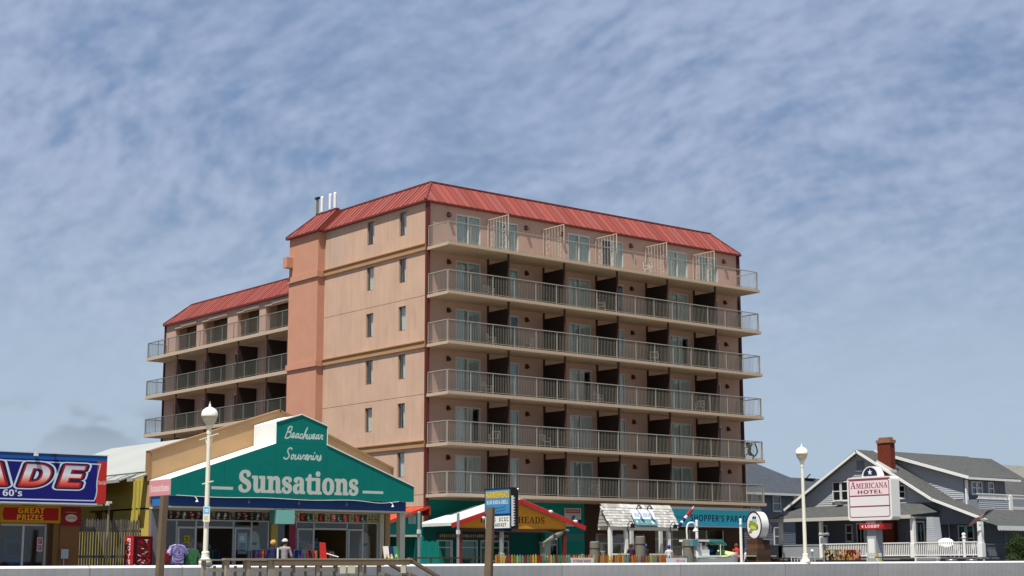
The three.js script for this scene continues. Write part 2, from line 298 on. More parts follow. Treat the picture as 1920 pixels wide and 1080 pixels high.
// front wall with its door openings
const BAY = [55.3, 59.5, 63.72, 67.95, 72.2], DOORS = [53.92, 56.74, 62.42, 65.18, 70.85, 73.66], SCON = [52.48, 58.2, 60.95, 66.7, 69.4, 75.1];
{
  const holes = []; for (const f of F) for (const x of DOORS) holes.push([x - 0.9, x + 0.9, f + 0.02, f + 2.24]);
  part(hotel, 'front_wall', wall('z', HZ, rect(HX + 0.302, HX1, F[0] - 0.25, EAVE), 0.3, holes), M.front);
  part(hotel, 'room_wall', box(HX + 0.35, HX1 - 0.35, 0.1, EAVE - 0.1, HZ - 1.62, HZ - 1.6), M.room);
  part(hotel, 'room_floor', merge(F.map((f) => box(HX + 0.35, HX1 - 0.35, f - 0.2, f, HZ - 1.6, HZ - 0.31))), M.room);
  part(hotel, 'end_wall', box(HX1 - 0.3, HX1, 0, EAVE, -84, HZ - 0.302), M.front);
  part(hotel, 'back_wall', box(HX + 0.3, HX1 - 0.3, 0, EAVE, -84, -83.7), M.front);
  const W = 1.8, H = 2.22, e = 0.002, frame = merge(box(0, 0.07, 0, H, -0.06, 0.03), box(W - 0.07, W, 0, H, -0.06, 0.03), box(0.07 + e, W - 0.07 - e, H - 0.08, H, -0.06, 0.03), box(0.07 + e, W - 0.07 - e, 0, 0.06, -0.06, 0.03), box(W / 2 - 0.05, W / 2 + 0.05, 0.06 + e, H - 0.08 - e, -0.05, 0.02));
  const pane = box(0.07, W / 2 - 0.05, 0.06, H - 0.08, -0.03, -0.022);
  const curt = (w) => { const g = new THREE.PlaneGeometry(w, H - 0.1, 40, 1), p = g.attributes.position; for (let i = 0; i < p.count; i++) p.setZ(i, 0.035 * Math.sin(p.getX(i) * 48) + 0.02 * Math.sin(p.getX(i) * 17)); g.computeVertexNormals(); return g.translate(w / 2, H / 2, -0.11); };
  const wide = curt(1.66), half = curt(0.9), slim = curt(1.3), r = rng(21);
  F.forEach((f, i) => DOORS.forEach((x) => {
    const at = [x - W / 2, f + 0.02, HZ - 0.05], d = part(hotel, 'sliding_door', frame, M.doorFrame, at);
    part(d, 'pane', pane, M.glass, at); part(d, 'pane', pane, M.glass, [at[0] + W / 2 - 0.02, at[1], at[2]]);
    const k = r(), c = M.curtains[Math.floor(r() * 3)], top = i === 5;
    part(d, 'curtain', top || k < 0.5 ? wide : k < 0.75 ? slim : half, c, [at[0] + (k > 0.8 ? 0.85 : 0.07), at[1], at[2]]);
  }));
  // wall lights
  const sc = merge(box(-0.09, 0.09, -0.14, 0.14, 0, 0.05), plate([[-0.12, -0.1, 0.2], [0.12, -0.1, 0.2], [0.09, 0.14, 0.05], [-0.09, 0.14, 0.05]], 0.02), box(-0.11, 0.11, -0.1, -0.06, 0.05, 0.19));
  for (const f of F) for (const x of SCON) part(hotel, 'wall_light', sc, M.sconce, [x, f + 2.08, HZ]);
}
// corner trims
part(hotel, 'corner_trim', box(HX - 0.05, HX + 0.2, 3.1, EAVE - 0.19, HZ + 0.002, HZ + 0.14), M.trim);
part(hotel, 'corner_trim', box(HX1 - 0.05, HX1 + 0.16, 3.1, EAVE - 0.1, HZ - 0.2, HZ + 0.1), mat(S(74, 36, 36), 0.8));
// balcony slabs, railings, dividers
const SZ = -68.0, SX1 = 76.2;
function railing(a, b, dir, floor, pitch, top = 1.2, bw = 0.011) { // along x (dir 'x': a..b at z) or along z
  const g = [], L = Math.abs(b[0] - a[0]) + Math.abs(b[1] - a[1]), n = Math.max(1, Math.round(L / 1.535)), P = (t, y0, y1, w) => { const x = mix(a[0], b[0], t), z = mix(a[1], b[1], t); return cbox(w, y1 - y0, w, x, (y0 + y1) / 2, z); };
  const run = (y0, y1, w) => dir === 'x' ? box(Math.min(a[0], b[0]), Math.max(a[0], b[0]), y0, y1, a[1] - w / 2, a[1] + w / 2) : box(a[0] - w / 2, a[0] + w / 2, y0, y1, Math.min(a[1], b[1]), Math.max(a[1], b[1]));
  g.push(run(floor + top - 0.045, floor + top, 0.06), run(floor + 0.09, floor + 0.115, 0.03));
  for (let i = 0; i <= n; i++) g.push(P(i / n, floor, floor + top - 0.045, 0.04));
  const m = Math.round(L / pitch); for (let i = 1; i < m; i++) g.push(P(i / m, floor + 0.12, floor + top - 0.05, bw));
  return g;
}
F.forEach((f, i) => {
  const s = part(hotel, 'balcony_slab', box(HX, SX1, f - 0.17, f, HZ, SZ), M.slab);
  part(s, 'slab_lip', box(HX - 0.02, SX1 + 0.02, f - 0.15, f + 0.02, SZ + 0.001, SZ + 0.03), M.slab);
  part(hotel, 'balcony_railing', merge(railing([HX + 0.06, SZ - 0.08], [SX1 - 0.1, SZ - 0.08], 'x', f, 0.118, 1.2, i === 5 ? 0.006 : 0.011), railing([HX + 0.06, HZ + 0.2], [HX + 0.06, SZ - 0.16], 'z', f, 0.118), railing([SX1 - 0.1, HZ + 0.1], [SX1 - 0.1, SZ - 0.16], 'z', f, 0.118)), M.rail);
  for (const x of BAY) {
    if (i < 5) {
      const d = part(hotel, 'balcony_divider', box(x - 0.03, x + 0.03, f + 0.02, f + 2.22, HZ + 0.12, SZ - 0.22), M.divider);
      const ceil = F[i + 1] - 0.17;
      for (const z of [HZ + 0.07, SZ - 0.17]) part(d, 'divider_post', box(x - 0.045, x + 0.045, f, ceil, z - 0.045, z + 0.045), M.dividerPost);
    } else {
      const g = [box(x - 0.02, x + 0.02, f, f + 2.12, SZ - 0.18, SZ - 0.14), box(x - 0.02, x + 0.02, f, f + 2.12, HZ + 0.04, HZ + 0.08), box(x - 0.02, x + 0.02, f + 2.122, f + 2.16, HZ + 0.04, SZ - 0.14), box(x - 0.015, x + 0.015, f + 0.1, f + 0.13, HZ + 0.082, SZ - 0.182)];
      for (let k = 1; k < 7; k++) { const z = mix(HZ + 0.08, SZ - 0.18, k / 7); g.push(box(x - 0.01, x + 0.01, f + 0.132, f + 2.12, z - 0.01, z + 0.01)); }
      for (const k of [1, 5]) for (let y = 0.3; y < 2; y += 0.34) { const z = mix(HZ + 0.1, SZ - 0.2, (k + 0.5) / 7); const r = new THREE.TorusGeometry(0.1, 0.01, 5, 12); r.rotateY(Math.PI / 2); g.push(r.translate(x, f + y, z)); }
      part(hotel, 'lattice_divider', merge(g), M.lattice);
    }
  }
});
// mansard: sloped sheets of narrow metal panels with raised seams. P(t, s): t along the eave, s up the slope (0..1)
function mansard(name, parent, L, hip0, hip1, P, step, n) {
  const lim = (t) => Math.min(1, hip0 ? t / hip0 : 1, hip1 ? (L - t) / hip1 : 1);
  const first = [];
  for (let k = 0, t0 = 0; t0 < L - 1e-3; k++) {
    const t1 = Math.min(L, t0 + step), pts = [P(t0, 0), P(t1, 0)], s0 = lim(t0), s1 = lim(t1);
    if (s1 > 1e-3) pts.push(P(t1, s1));
    for (const kink of [hip1 ? L - hip1 : -1, hip0 || -1]) if (kink > t0 + 1e-3 && kink < t1 - 1e-3) pts.push(P(kink, 1));
    if (s0 > 1e-3) pts.push(P(t0, s0));
    if (pts.length > 2) {
      const g = [plate(pts, 0.03)];
      if (s0 > 0.03) { const a = V(P(t0, 0)), b = V(P(t0, s0)), o = n; g.push(beam([a.x + o[0] * 0.02, a.y + o[1] * 0.02, a.z + o[2] * 0.02], [b.x + o[0] * 0.02, b.y + o[1] * 0.02, b.z + o[2] * 0.02], 0.03, 0.04)); }
      first.push(part(parent, 'roof_panel', merge(g), M.roofs[(k * 7 + (k >> 2)) % 4]));
    }
    t0 = t1;
  }
  return first;
}
const OV = 0.2, RA = 1.42, RY = 22.5, ey = EAVE - 0.05;
const roof = part(hotel, 'mansard_roof', merge(box(HX + RA - OV, HX1 - RA + OV, RY - 0.25, RY - 0.1, -84 + RA, HZ - RA + OV), box(HX + 0.3, HX1 - 0.3, EAVE - 0.3, EAVE - 0.1, -83.7, HZ - 0.3)), M.flat);
mansard('front', roof, HX1 - HX + 2 * OV, RA, RA, (t, s) => [HX - OV + t, mix(ey, RY, s), HZ + OV - RA * s], 0.47, [0, 0.7, 0.7]);
mansard('side', roof, 10.5 + OV, 0, RA, (t, s) => [HX - OV + RA * s, mix(ey, RY, s), -80.6 + t], 0.47, [-0.7, 0.7, 0]);
mansard('column', roof, 3.35 + 2 * OV, RA, 0, (t, s) => [CX - OV + RA * s, mix(ey, RY, s), CZ0 - OV + t], 0.47, [-0.7, 0.7, 0]);
mansard('end', roof, 13.9 + OV, RA, RA, (t, s) => [HX1 + OV - RA * s, mix(ey, RY, s), HZ + OV - t], 0.47, [0.7, 0.7, 0]);
part(roof, 'column_roof_side', plate([[CX - OV, ey, CZ1 + OV], [CX - OV + 0.5, ey, CZ1 + OV], [CX - OV + RA + 0.5, RY, CZ1 + OV], [CX - OV + RA, RY, CZ1 + OV]], 0.03), M.roofs[2]);
part(roof, 'ridge_cap', merge(box(HX + RA - OV - 0.08, HX1 - RA + OV + 0.08, RY - 0.02, RY + 0.07, HZ - RA + OV - 0.14, HZ - RA + OV + 0.06), box(HX + RA - OV - 0.06, HX + RA - OV + 0.14, RY - 0.02, RY + 0.07, -80.6, HZ - RA + OV - 0.142), box(CX + RA - OV - 0.06, CX + RA - OV + 0.14, RY - 0.02, RY + 0.07, CZ0 + RA, CZ1 + OV)), M.roofTrim);
for (const [p, q, w] of [[[HX - OV, ey + 0.03, HZ + OV], [HX - OV + RA, RY + 0.03, HZ + OV - RA], 0.14], [[HX1 + OV, ey + 0.03, HZ + OV], [HX1 + OV - RA, RY + 0.03, HZ + OV - RA], 0.1], [[CX - OV, ey + 0.03, CZ0 - OV], [CX - OV + RA, RY + 0.03, CZ0 - OV + RA], 0.1]]) part(roof, 'hip_cap', beam(p, q, w, 0.05), M.roofTrim);
part(roof, 'eave_gutter', merge(box(HX - OV, HX1 + OV + 0.06, ey - 0.11, ey - 0.005, HZ - 0.05, HZ + OV), box(HX - OV, HX - 0.002, ey - 0.11, ey - 0.005, -80.4, HZ - 0.052), box(CX - OV, CX - 0.002, ey - 0.11, ey - 0.005, CZ0 - OV, CZ1 + OV), box(CX + 0.002, HX - OV - 0.002, ey - 0.11, ey - 0.005, CZ1 + 0.002, CZ1 + OV), box(HX1 + 0.002, HX1 + OV, ey - 0.11, ey - 0.005, -84, HZ - 0.052)), M.roofTrim);

// rear wing with its own balconies
const WX = 52.4, WZ0 = -104.4, WZ1 = -83.95, WE = 18.25;
{
  const bays = [-99.7, -95.4, -91.1, -87.4], doors = [];
  for (const f of F.slice(0, 4)) for (const [z0, z1] of [[-102.9, -101.1], [-98.6, -96.8], [-94.3, -92.5], [-90.2, -88.4]]) doors.push([z0, z1, f + 0.02, f + 2.2]);
  const log = [[-102.9, -99.75], [-98.8, -95.3], [-93.9, -91.0], [-90.15, -86.6]].map(([p, q]) => [p, q, F[4] + 0.02, F[4] + 2.12]);
  part(hotel, 'wing_wall', wall('x', WX, rect(WZ0, WZ1, 0, WE), 0.3, [...doors, ...log]), M.front);
  for (const [p, q, , y] of log) { part(hotel, 'loggia_head', merge(box(WX - 0.07, WX - 0.002, y + 0.0, y + 0.1, p - 0.05, p + 0.9), box(WX - 0.09, WX - 0.002, y + 0.06, y + 0.18, p + 0.902, q + 0.05)), M.lattice); part(hotel, 'loggia_wall', box(WX + 0.31, WX + 1.39, F[4], F[4] + 2.3, p - 0.4, p - 0.3), M.front); part(hotel, 'loggia_screen', box(WX + 0.9, WX + 0.95, F[4], F[4] + 2.2, p, q), mat(S(84, 74, 60), 0.9)); part(hotel, 'loggia_seat', box(WX + 0.4, WX + 0.85, F[4], F[4] + 0.5, p + 0.3, q - 0.4), M.slab); }
  part(hotel, 'wing_end_wall', box(WX + 0.302, 66, 0, WE, WZ0, WZ0 + 0.3), M.front);
  part(hotel, 'wing_back_wall', box(65.7, 66, 0, WE, WZ0 + 0.302, WZ1), M.front);
  part(hotel, 'room_floor', box(WX + 0.301, WX + 1.4, F[4] - 0.2, F[4], WZ0 + 0.31, WZ1), M.slab);
  part(hotel, 'room_wall', box(WX + 1.4, WX + 1.42, 0, WE - 0.1, WZ0 + 0.31, WZ1), M.room);
  part(hotel, 'corner_trim', box(WX - 0.1, WX + 0.1, 0, WE - 0.1, WZ0 - 0.12, WZ0 - 0.002), mat(S(70, 38, 40), 0.8));
  const fr = merge(box(0, 0.06, 0, 2.18, 0, 0.06), box(0, 0.06, 0, 2.18, 1.74, 1.8), box(0, 0.06, 0, 2.18, 0.87, 0.93), box(0, 0.06, 2.1, 2.18, 0.062, 0.868), box(0, 0.06, 2.1, 2.18, 0.932, 1.738)), pn = box(0.02, 0.03, 0, 2.1, 0.06, 1.74);
  for (const [z0, , y0] of doors) { const at = [WX + 0.06, y0, z0], d = part(hotel, 'sliding_door', fr, M.doorFrame, at); part(d, 'pane', pn, M.glass, at); }
  F.slice(1, 5).forEach((f, i) => {
    part(hotel, 'balcony_slab', box(50.85, WX, f - 0.22, f, WZ0 + 0.05, WZ1), M.slab);
    part(hotel, 'balcony_railing', merge(railing([50.93, WZ0 + 0.2], [50.93, WZ1 - 0.02], 'z', f, 0.12, 1.1), railing([50.93, WZ0 + 0.12], [WX - 0.05, WZ0 + 0.12], 'x', f, 0.12, 1.1)), M.railGrey);
    for (const z of bays) {
      if (i === 3) continue;
      const d = part(hotel, 'balcony_divider', box(50.98, WX - 0.02, f + 0.02, f + 2.25, z - 0.03, z + 0.03), M.divider);
      part(d, 'divider_post', box(50.9, 50.978, f, F[i + 2] - 0.22, z - 0.04, z + 0.04), M.dividerPost);
    }
  });
  const a = 1.5, ry = 19.65, e = WE - 0.03;
  const wr = part(hotel, 'wing_roof', box(WX + a - OV, 66, ry - 0.2, ry - 0.05, WZ0 + a, WZ1), M.flat);
  mansard('wing', wr, WZ1 - WZ0 + OV, a, 0, (t, s) => [WX - OV + a * s, mix(e, ry, s), WZ0 - OV + t], 0.47, [-0.7, 0.7, 0]);
  part(wr, 'ridge_cap', box(WX + a - OV - 0.06, WX + a - OV + 0.14, ry - 0.02, ry + 0.06, WZ0 + a - OV, WZ1), M.roofTrim);
  part(wr, 'eave_gutter', box(WX - OV, WX - 0.002, e - 0.13, e - 0.005, WZ0 - OV, WZ1), M.roofTrim);
  part(wr, 'hip_cap', beam([WX - OV, e + 0.03, WZ0 - OV], [WX - OV + a, ry + 0.03, WZ0 - OV + a], 0.12, 0.05), M.roofTrim);
  part(wr, 'end_slope', plate([[66, e, WZ0 - OV], [WX - OV, e, WZ0 - OV], [WX - OV + a, ry, WZ0 - OV + a], [66, ry, WZ0 - OV + a]], 0.03), M.roofs[1]);
}
// ground floor front: teal restaurant wall, then the dark shop recess
part(hotel, 'ground_wall', wall('z', HZ, rect(HX + 0.3, 62.6, 0, F[0] - 0.25), 0.3, [[57.9, 60.6, 0.15, 2.5]]), M.teal);
part(hotel, 'ground_wall', box(62.6, 63.0, 0, F[0] - 0.25, HZ - 0.3, HZ + 0.02), M.brown);
part(hotel, 'ground_wall', wall('z', HZ - 0.02, rect(63.0, HX1, 0, F[0] - 0.25), 0.3, [[63.5, 67.6, 0.15, 2.6], [68.4, 74.6, 0.15, 2.9]]), M.brown);
part(hotel, 'shop_interior', merge(box(HX + 0.35, HX1 - 0.35, 0, F[0] - 0.3, -76.1, -76), box(HX + 0.35, HX1 - 0.35, -0.02, 0.02, -76, HZ - 0.33)), M.interior);
for (const [x0, x1, h] of [[63.5, 67.6, 2.6], [68.4, 74.6, 2.9], [57.9, 60.6, 2.5]]) {
  const g = [], n = Math.round((x1 - x0) / 1.4); for (let k = 0; k <= n; k++) { const x = mix(x0 + 0.03, x1 - 0.03, k / n); g.push(box(x - 0.03, x + 0.03, 0.15, h, HZ - 0.2, HZ - 0.12)); } g.push(box(x0, x1, h - 0.6, h - 0.55, HZ - 0.198, HZ - 0.122));
  const f = part(hotel, 'shop_window', merge(g), M.doorFrame); part(f, 'pane', box(x0, x1, 0.15, h, HZ - 0.165, HZ - 0.157), M.glass);
}
// antennas behind the roof ridge of the stair column
{
  const spots = [[51.75, -82.95, 0], [51.75, -82.4, 1], [51.75, -81.45, 1], [51.75, -80.9, 1]];
  spots.forEach(([x, z, w]) => {
    const t = thing('antenna', w ? 'white upright antenna panel on the red roof of the stair column' : 'olive twin antenna mast beside the white antenna panels on the red roof', 'antenna', [x, 22.1, z], 'antennas on the hotel roof');
    part(t, 'mount', box(x - 0.06, x + 0.06, 22.3, 22.66, z - 0.08, z + 0.08), M.black);
    if (w) part(t, 'radome', new THREE.CapsuleGeometry(0.1, 0.9, 4, 12), M.white, [x, 23.13, z]);
    else { part(t, 'mast', merge(bar([x, 22.6, z - 0.06], [x, 23.6, z - 0.06], 0.05), bar([x, 22.6, z + 0.06], [x, 23.6, z + 0.06], 0.05)), mat(S(118, 112, 82), 0.7)); part(t, 'mast_cap', box(x - 0.08, x + 0.08, 23.6, 23.72, z - 0.2, z + 0.2), M.black); }
  });
}
// lizard ornament and a plastic chair on the balconies
{
  const c = mat(S(70, 92, 52), 0.7), t = thing('lizard_ornament', 'dark green lizard ornament hung on the end railing of a hotel balcony', 'ornament', [76.12, F[1] + 0.1, -69.0]);
  const x = 76.02, y = F[1];
  part(t, 'body', merge(tube([[x, y + 1.12, -69.2], [x, y + 0.85, -69.1], [x, y + 0.6, -69.15], [x, y + 0.4, -69.0]], 0.12), new THREE.SphereGeometry(0.15, 12, 8).translate(x, y + 1.1, -69.25), tube([[x, y + 0.4, -69.0], [x, y + 0.3, -68.7], [x, y + 0.55, -68.45], [x, y + 0.95, -68.55], [x, y + 1.1, -68.65]], 0.05)), c);
  for (const [a, b, d] of [[0.9, -69.5, 0.75], [0.9, -68.85, 1.1], [0.5, -69.5, 0.15], [0.45, -68.75, 0.12]]) part(t, 'leg', tube([[x, y + a, -69.12], [x, y + (a + d) / 2 + 0.05, b], [x, y + d, b - 0.1]], 0.04), c);
}
function plasticChair(x, y, z, rot, label, group, m = M.white) {
  const t = thing('plastic_chair', label, 'chair', [x, y, z], group); t.rotation.y = rot; origin.set(t, [0, 0, 0]);
  part(t, 'seat', cbox(0.48, 0.03, 0.46, 0, 0.42, 0), m);
  const g = [box(-0.24, 0.24, 0.8, 0.86, -0.26, -0.22), box(-0.25, -0.2, 0.45, 0.8, -0.255, -0.22), box(0.2, 0.25, 0.45, 0.8, -0.255, -0.22)]; for (let k = 0; k < 4; k++) g.push(box(-0.15 + k * 0.09, -0.12 + k * 0.09, 0.45, 0.8, -0.25, -0.23));
  part(t, 'backrest', merge(g), m);
  for (const s of [-1, 1]) { part(t, 'armrest', merge(box(s * 0.25 - 0.03, s * 0.25 + 0.03, 0.62, 0.65, -0.22, 0.22), box(s * 0.25 - 0.02, s * 0.25 + 0.02, 0.435, 0.618, 0.16, 0.2)), m); for (const z2 of [-0.2, 0.2]) part(t, 'leg', bar([s * 0.24, 0, z2 * 1.1], [s * 0.21, 0.405, z2], 0.018, 0.025, 6), m); }
  return t;
}
{
  const l = 'pale plastic chair behind a hotel balcony railing', g = 'chairs on the hotel balconies', first = plasticChair(67.0, F[5], -68.8, 0.4, l, g, mat(S(196, 190, 176), 0.7)), r = rng(77);
  for (const [x, i] of [[57.4, 3], [54.6, 4], [63.0, 4], [54.9, 3], [67.3, 3], [54.5, 2], [62.8, 2], [71.4, 2], [54.8, 1], [58.6, 1], [62.6, 0]]) clone(first, [x, F[i], -68.75 - r() * 0.5], l, g, (r() - 0.5) * 2.4);
}

// ---------------------------------------------------------------- seawall
{
  const joints = []; for (let k = -9; k < 14; k++) joints.push(31.36 + 5.95 * k); joints.push(22.38); joints.sort((a, b) => a - b);
  const w = thing('seawall', 'long low grey concrete seawall along the beach edge', 'wall', [22, 0, -43.2]), top = (x) => 0.70 + 0.0026 * x;
  const cols = [S(172, 177, 183), S(177, 181, 187), S(168, 173, 180)].map((c) => mat(c, 0.9, { map: T.stained, bumpMap: T.stuccoBump, bumpScale: 0.003 }));
  for (let i = 0; i + 1 < joints.length; i++) {
    const x0 = joints[i] + 0.012, x1 = joints[i + 1] - 0.012, prof = (x) => { const t = top(x); return [[x, -1.4, -43.0], [x, t - 0.07, -43.0], [x, t - 0.055, -43.012], [x, t, -43.12], [x, t, -43.3], [x, t - 0.03, -43.35], [x, -1.4, -43.35]]; };
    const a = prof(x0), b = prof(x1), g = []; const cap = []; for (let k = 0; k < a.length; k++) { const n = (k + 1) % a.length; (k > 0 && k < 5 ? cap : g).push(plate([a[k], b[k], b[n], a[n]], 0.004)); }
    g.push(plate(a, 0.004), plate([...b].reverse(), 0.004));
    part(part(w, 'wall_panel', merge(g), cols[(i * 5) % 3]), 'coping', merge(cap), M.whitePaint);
  }
  part(w, 'joint_filler', box(joints[0], joints[joints.length - 1], -1.3, 0.68, -43.3, -43.01), mat(S(190, 190, 188), 0.95));
}
// timber beach ramp with railings
{
  const grey = mat(S(168, 160, 146), 0.95, { map: T.wood, bumpMap: T.wood, bumpScale: 0.008 }), t = thing('beach_ramp', 'weathered timber beach ramp with plank railings in front of the seawall', 'ramp', [26, -1, -41.4]);
  const zf = -40.9, zb = -42.3, xs = [22.7, 23.38, 24.15, 25.76, 27.3, 28.95];
  for (const [z, hi] of [[zf, 0.95], [zb, 0.93]]) {
    xs.forEach((x, i) => part(t, 'post', box(x - (i === 2 ? 0.11 : 0.055), x + (i === 2 ? 0.11 : 0.055), -1.2, hi - 0.042, z - 0.05, z + 0.05), grey));
    for (let i = 0; i < 2; i++) part(t, 'cap_rail', box(i ? 25.8 : 22.58, i ? 29.2 : 25.796, hi - 0.04, hi, z - 0.1, z + 0.1), grey);
    part(t, 'rail_board', box(24.2, 29.1, hi - 0.2, hi - 0.045, z + 0.052, z + 0.09), M.wood);  // darker than cap and posts: shade under the cap put into the colour
    part(t, 'rail_board', box(22.6, 24.19, 0.3, 0.42, z + 0.052, z + 0.09), M.wood);
    part(t, 'rail_board', box(24.2, 29.1, 0.26, 0.42, z + 0.052, z + 0.09), M.wood);
    part(t, 'rail_board', box(22.6, 29.1, -0.15, 0.03, z + 0.052, z + 0.09), M.wood);
    part(t, 'handrail', beam([29.1, hi - 0.02, z], [34.2, hi - 2.1 - 0.35, z], 0.14, 0.09), M.wood);
    part(t, 'handrail', beam([29.1, 0.45, z + 0.06], [33.0, -1.15, z + 0.06], 0.05, 0.15), M.wood);
    for (const x of [30.6, 32.2]) part(t, 'post', box(x - 0.055, x + 0.055, -1.3, 0.93 - (x - 29.1) * 0.43, z - 0.05, z + 0.05), M.wood);
  }
  for (const [x0, x1] of [[22.78, 23.3], [23.46, 24.02], [24.3, 25.68], [25.84, 27.22]]) part(t, 'mid_board', box(x0, x1, 0.56, 0.66, zb + 0.052, zb + 0.09), grey);
  for (const x of [23.05, 23.75, 24.6, 25.3, 26.2, 26.75, 27.8, 28.4]) part(t, 'baluster', box(x - 0.04, x + 0.04, 0.0, 0.74, zb + 0.0, zb + 0.04), grey);
  for (let k = 0; k < 46; k++) part(t, 'deck_plank', box(22.6 + k * 0.14, 22.735 + k * 0.14, -0.07, -0.02, zb - 0.1, zf + 0.04), M.woodGrey);
  part(t, 'ramp_deck', beam([29.1, -0.06, -41.6], [33.4, -1.6, -41.6], 1.5, 0.06), M.woodGrey);
  for (const [x, w] of [[26.5, 0.2], [26.78, 0.26], [28.75, 0.18]]) part(t, 'sunlit_wall_board', box(x, x + w, 0.5, 0.74, zf + 0.092, zf + 0.11), M.cream);  // pale boards added for the sunlit seawall showing between the rails
}
{ const w = mat(S(118, 103, 86), 0.95, { map: T.wood, bumpMap: T.wood, bumpScale: 0.01 }), post = (sx, sz, h) => { const c = 0.025, o = [[-sx, -sz + c], [-sx + c, -sz], [sx - c, -sz], [sx, -sz + c], [sx, sz - c], [sx - c, sz], [-sx + c, sz], [-sx, sz - c]], g = []; for (let k = 0; k < 8; k++) { const [a, b] = o[k], [p, q] = o[(k + 1) % 8]; g.push(plate([[p, -1.6, q], [a, -1.6, b], [a, h, b], [p, h, q]], 0.004)); } g.push(plate(o.map(([a, b]) => [a * 0.98, h + 0.012, b * 0.98]).reverse(), 0.02)); return merge(g); };
  const g = post(0.095, 0.085, 2.54); g.rotateZ(-0.035); single('timber_piling', 'tall weathered timber post beside the pink shop sign', 'post', g, w, [19.1, 0, -38]);
  const h = post(0.11, 0.11, 2.46); h.rotateY(0.53); h.rotateZ(-0.04); single('timber_post', 'square weathered timber post standing before the blue restaurant sign', 'post', h, w, [30.0, 0, -38]); }

// ---------------------------------------------------------------- boardwalk lamps
function lamp(x, z, label, group) {
  const t = thing('street_lamp', label, 'street lamp', [x, 0.78, z], group), w = mat(S(232, 228, 212), 0.5), bowl = phys(S(215, 212, 200), 0.35, { transmission: 0.25, thickness: 0 });
  part(t, 'base', lathe([[0.001, 0.74], [0.19, 0.74], [0.2, 0.86], [0.17, 0.93], [0.12, 0.98], [0.125, 1.02], [0.115, 1.06], [0.11, 1.1], [0.12, 1.14], [0.1, 1.17], [0.001, 1.17]]), w, [x, 0, z]);
  part(t, 'pole', lathe([[0.078, 1.165], [0.074, 2.4], [0.062, 4.7], [0.09, 4.74], [0.07, 4.8], [0.07, 4.88], [0.12, 4.94], [0.1, 5.0]]), w, [x, 0, z]);
  const b = part(t, 'lantern_bowl', lathe([[0.1, 4.98], [0.15, 5.02], [0.21, 5.13], [0.24, 5.27], [0.24, 5.3]]), bowl, [x, 0, z]);
  part(b, 'lantern_rim', lathe([[0.242, 5.24], [0.256, 5.25], [0.256, 5.3], [0.242, 5.31]]), w, [x, 0, z]);
  part(t, 'lantern_cap', lathe([[0.254, 5.302], [0.245, 5.37], [0.2, 5.45], [0.12, 5.51], [0.04, 5.54], [0.03, 5.57], [0.04, 5.59], [0.012, 5.64], [0.004, 5.71], [0.0005, 5.72]]), M.white, [x, 0, z]);
  return t;
}
{
  const l = lamp(23.22, -43.18, 'white boardwalk lamp with banner arms in front of the green souvenir sign', 'boardwalk lamps');
  const w = mat(S(226, 220, 205), 0.5);
  part(l, 'banner_arm', bar([23.22, 4.56, -43.75], [23.22, 4.68, -42.62], 0.022), w);
  part(l, 'banner_arm', bar([23.22, 3.2, -43.5], [23.22, 3.26, -42.85], 0.022), w);
  part(l, 'arm_brace', merge(bar([23.22, 4.2, -43.2], [23.22, 4.6, -43.4], 0.012), bar([23.22, 4.2, -43.16], [23.22, 4.62, -42.95], 0.012)), w);
  const s = print(64, 128, (g, W, H) => { g.fillStyle = '#dfe6ea'; g.fillRect(0, 0, W, H); g.fillStyle = '#6fb0dc'; g.fillRect(4, 4, W - 8, 60); g.fillStyle = '#eef4f6'; g.fillRect(12, 24, 40, 8); g.fillRect(16, 40, 32, 6); g.fillStyle = '#e8e2c8'; g.fillRect(4, 70, W - 8, 54); g.fillStyle = '#6b665a'; for (let k = 0; k < 4; k++) g.fillRect(12, 80 + k * 10, 36, 3); });
  part(l, 'notice_plate', new THREE.BoxGeometry(0.2, 0.46, 0.02).rotateY(-0.6), s, [23.15, 2.28, -43.06]);
  lamp(50.68, -43.18, 'white boardwalk lamp beside the gabled grey house', 'boardwalk lamps');
}

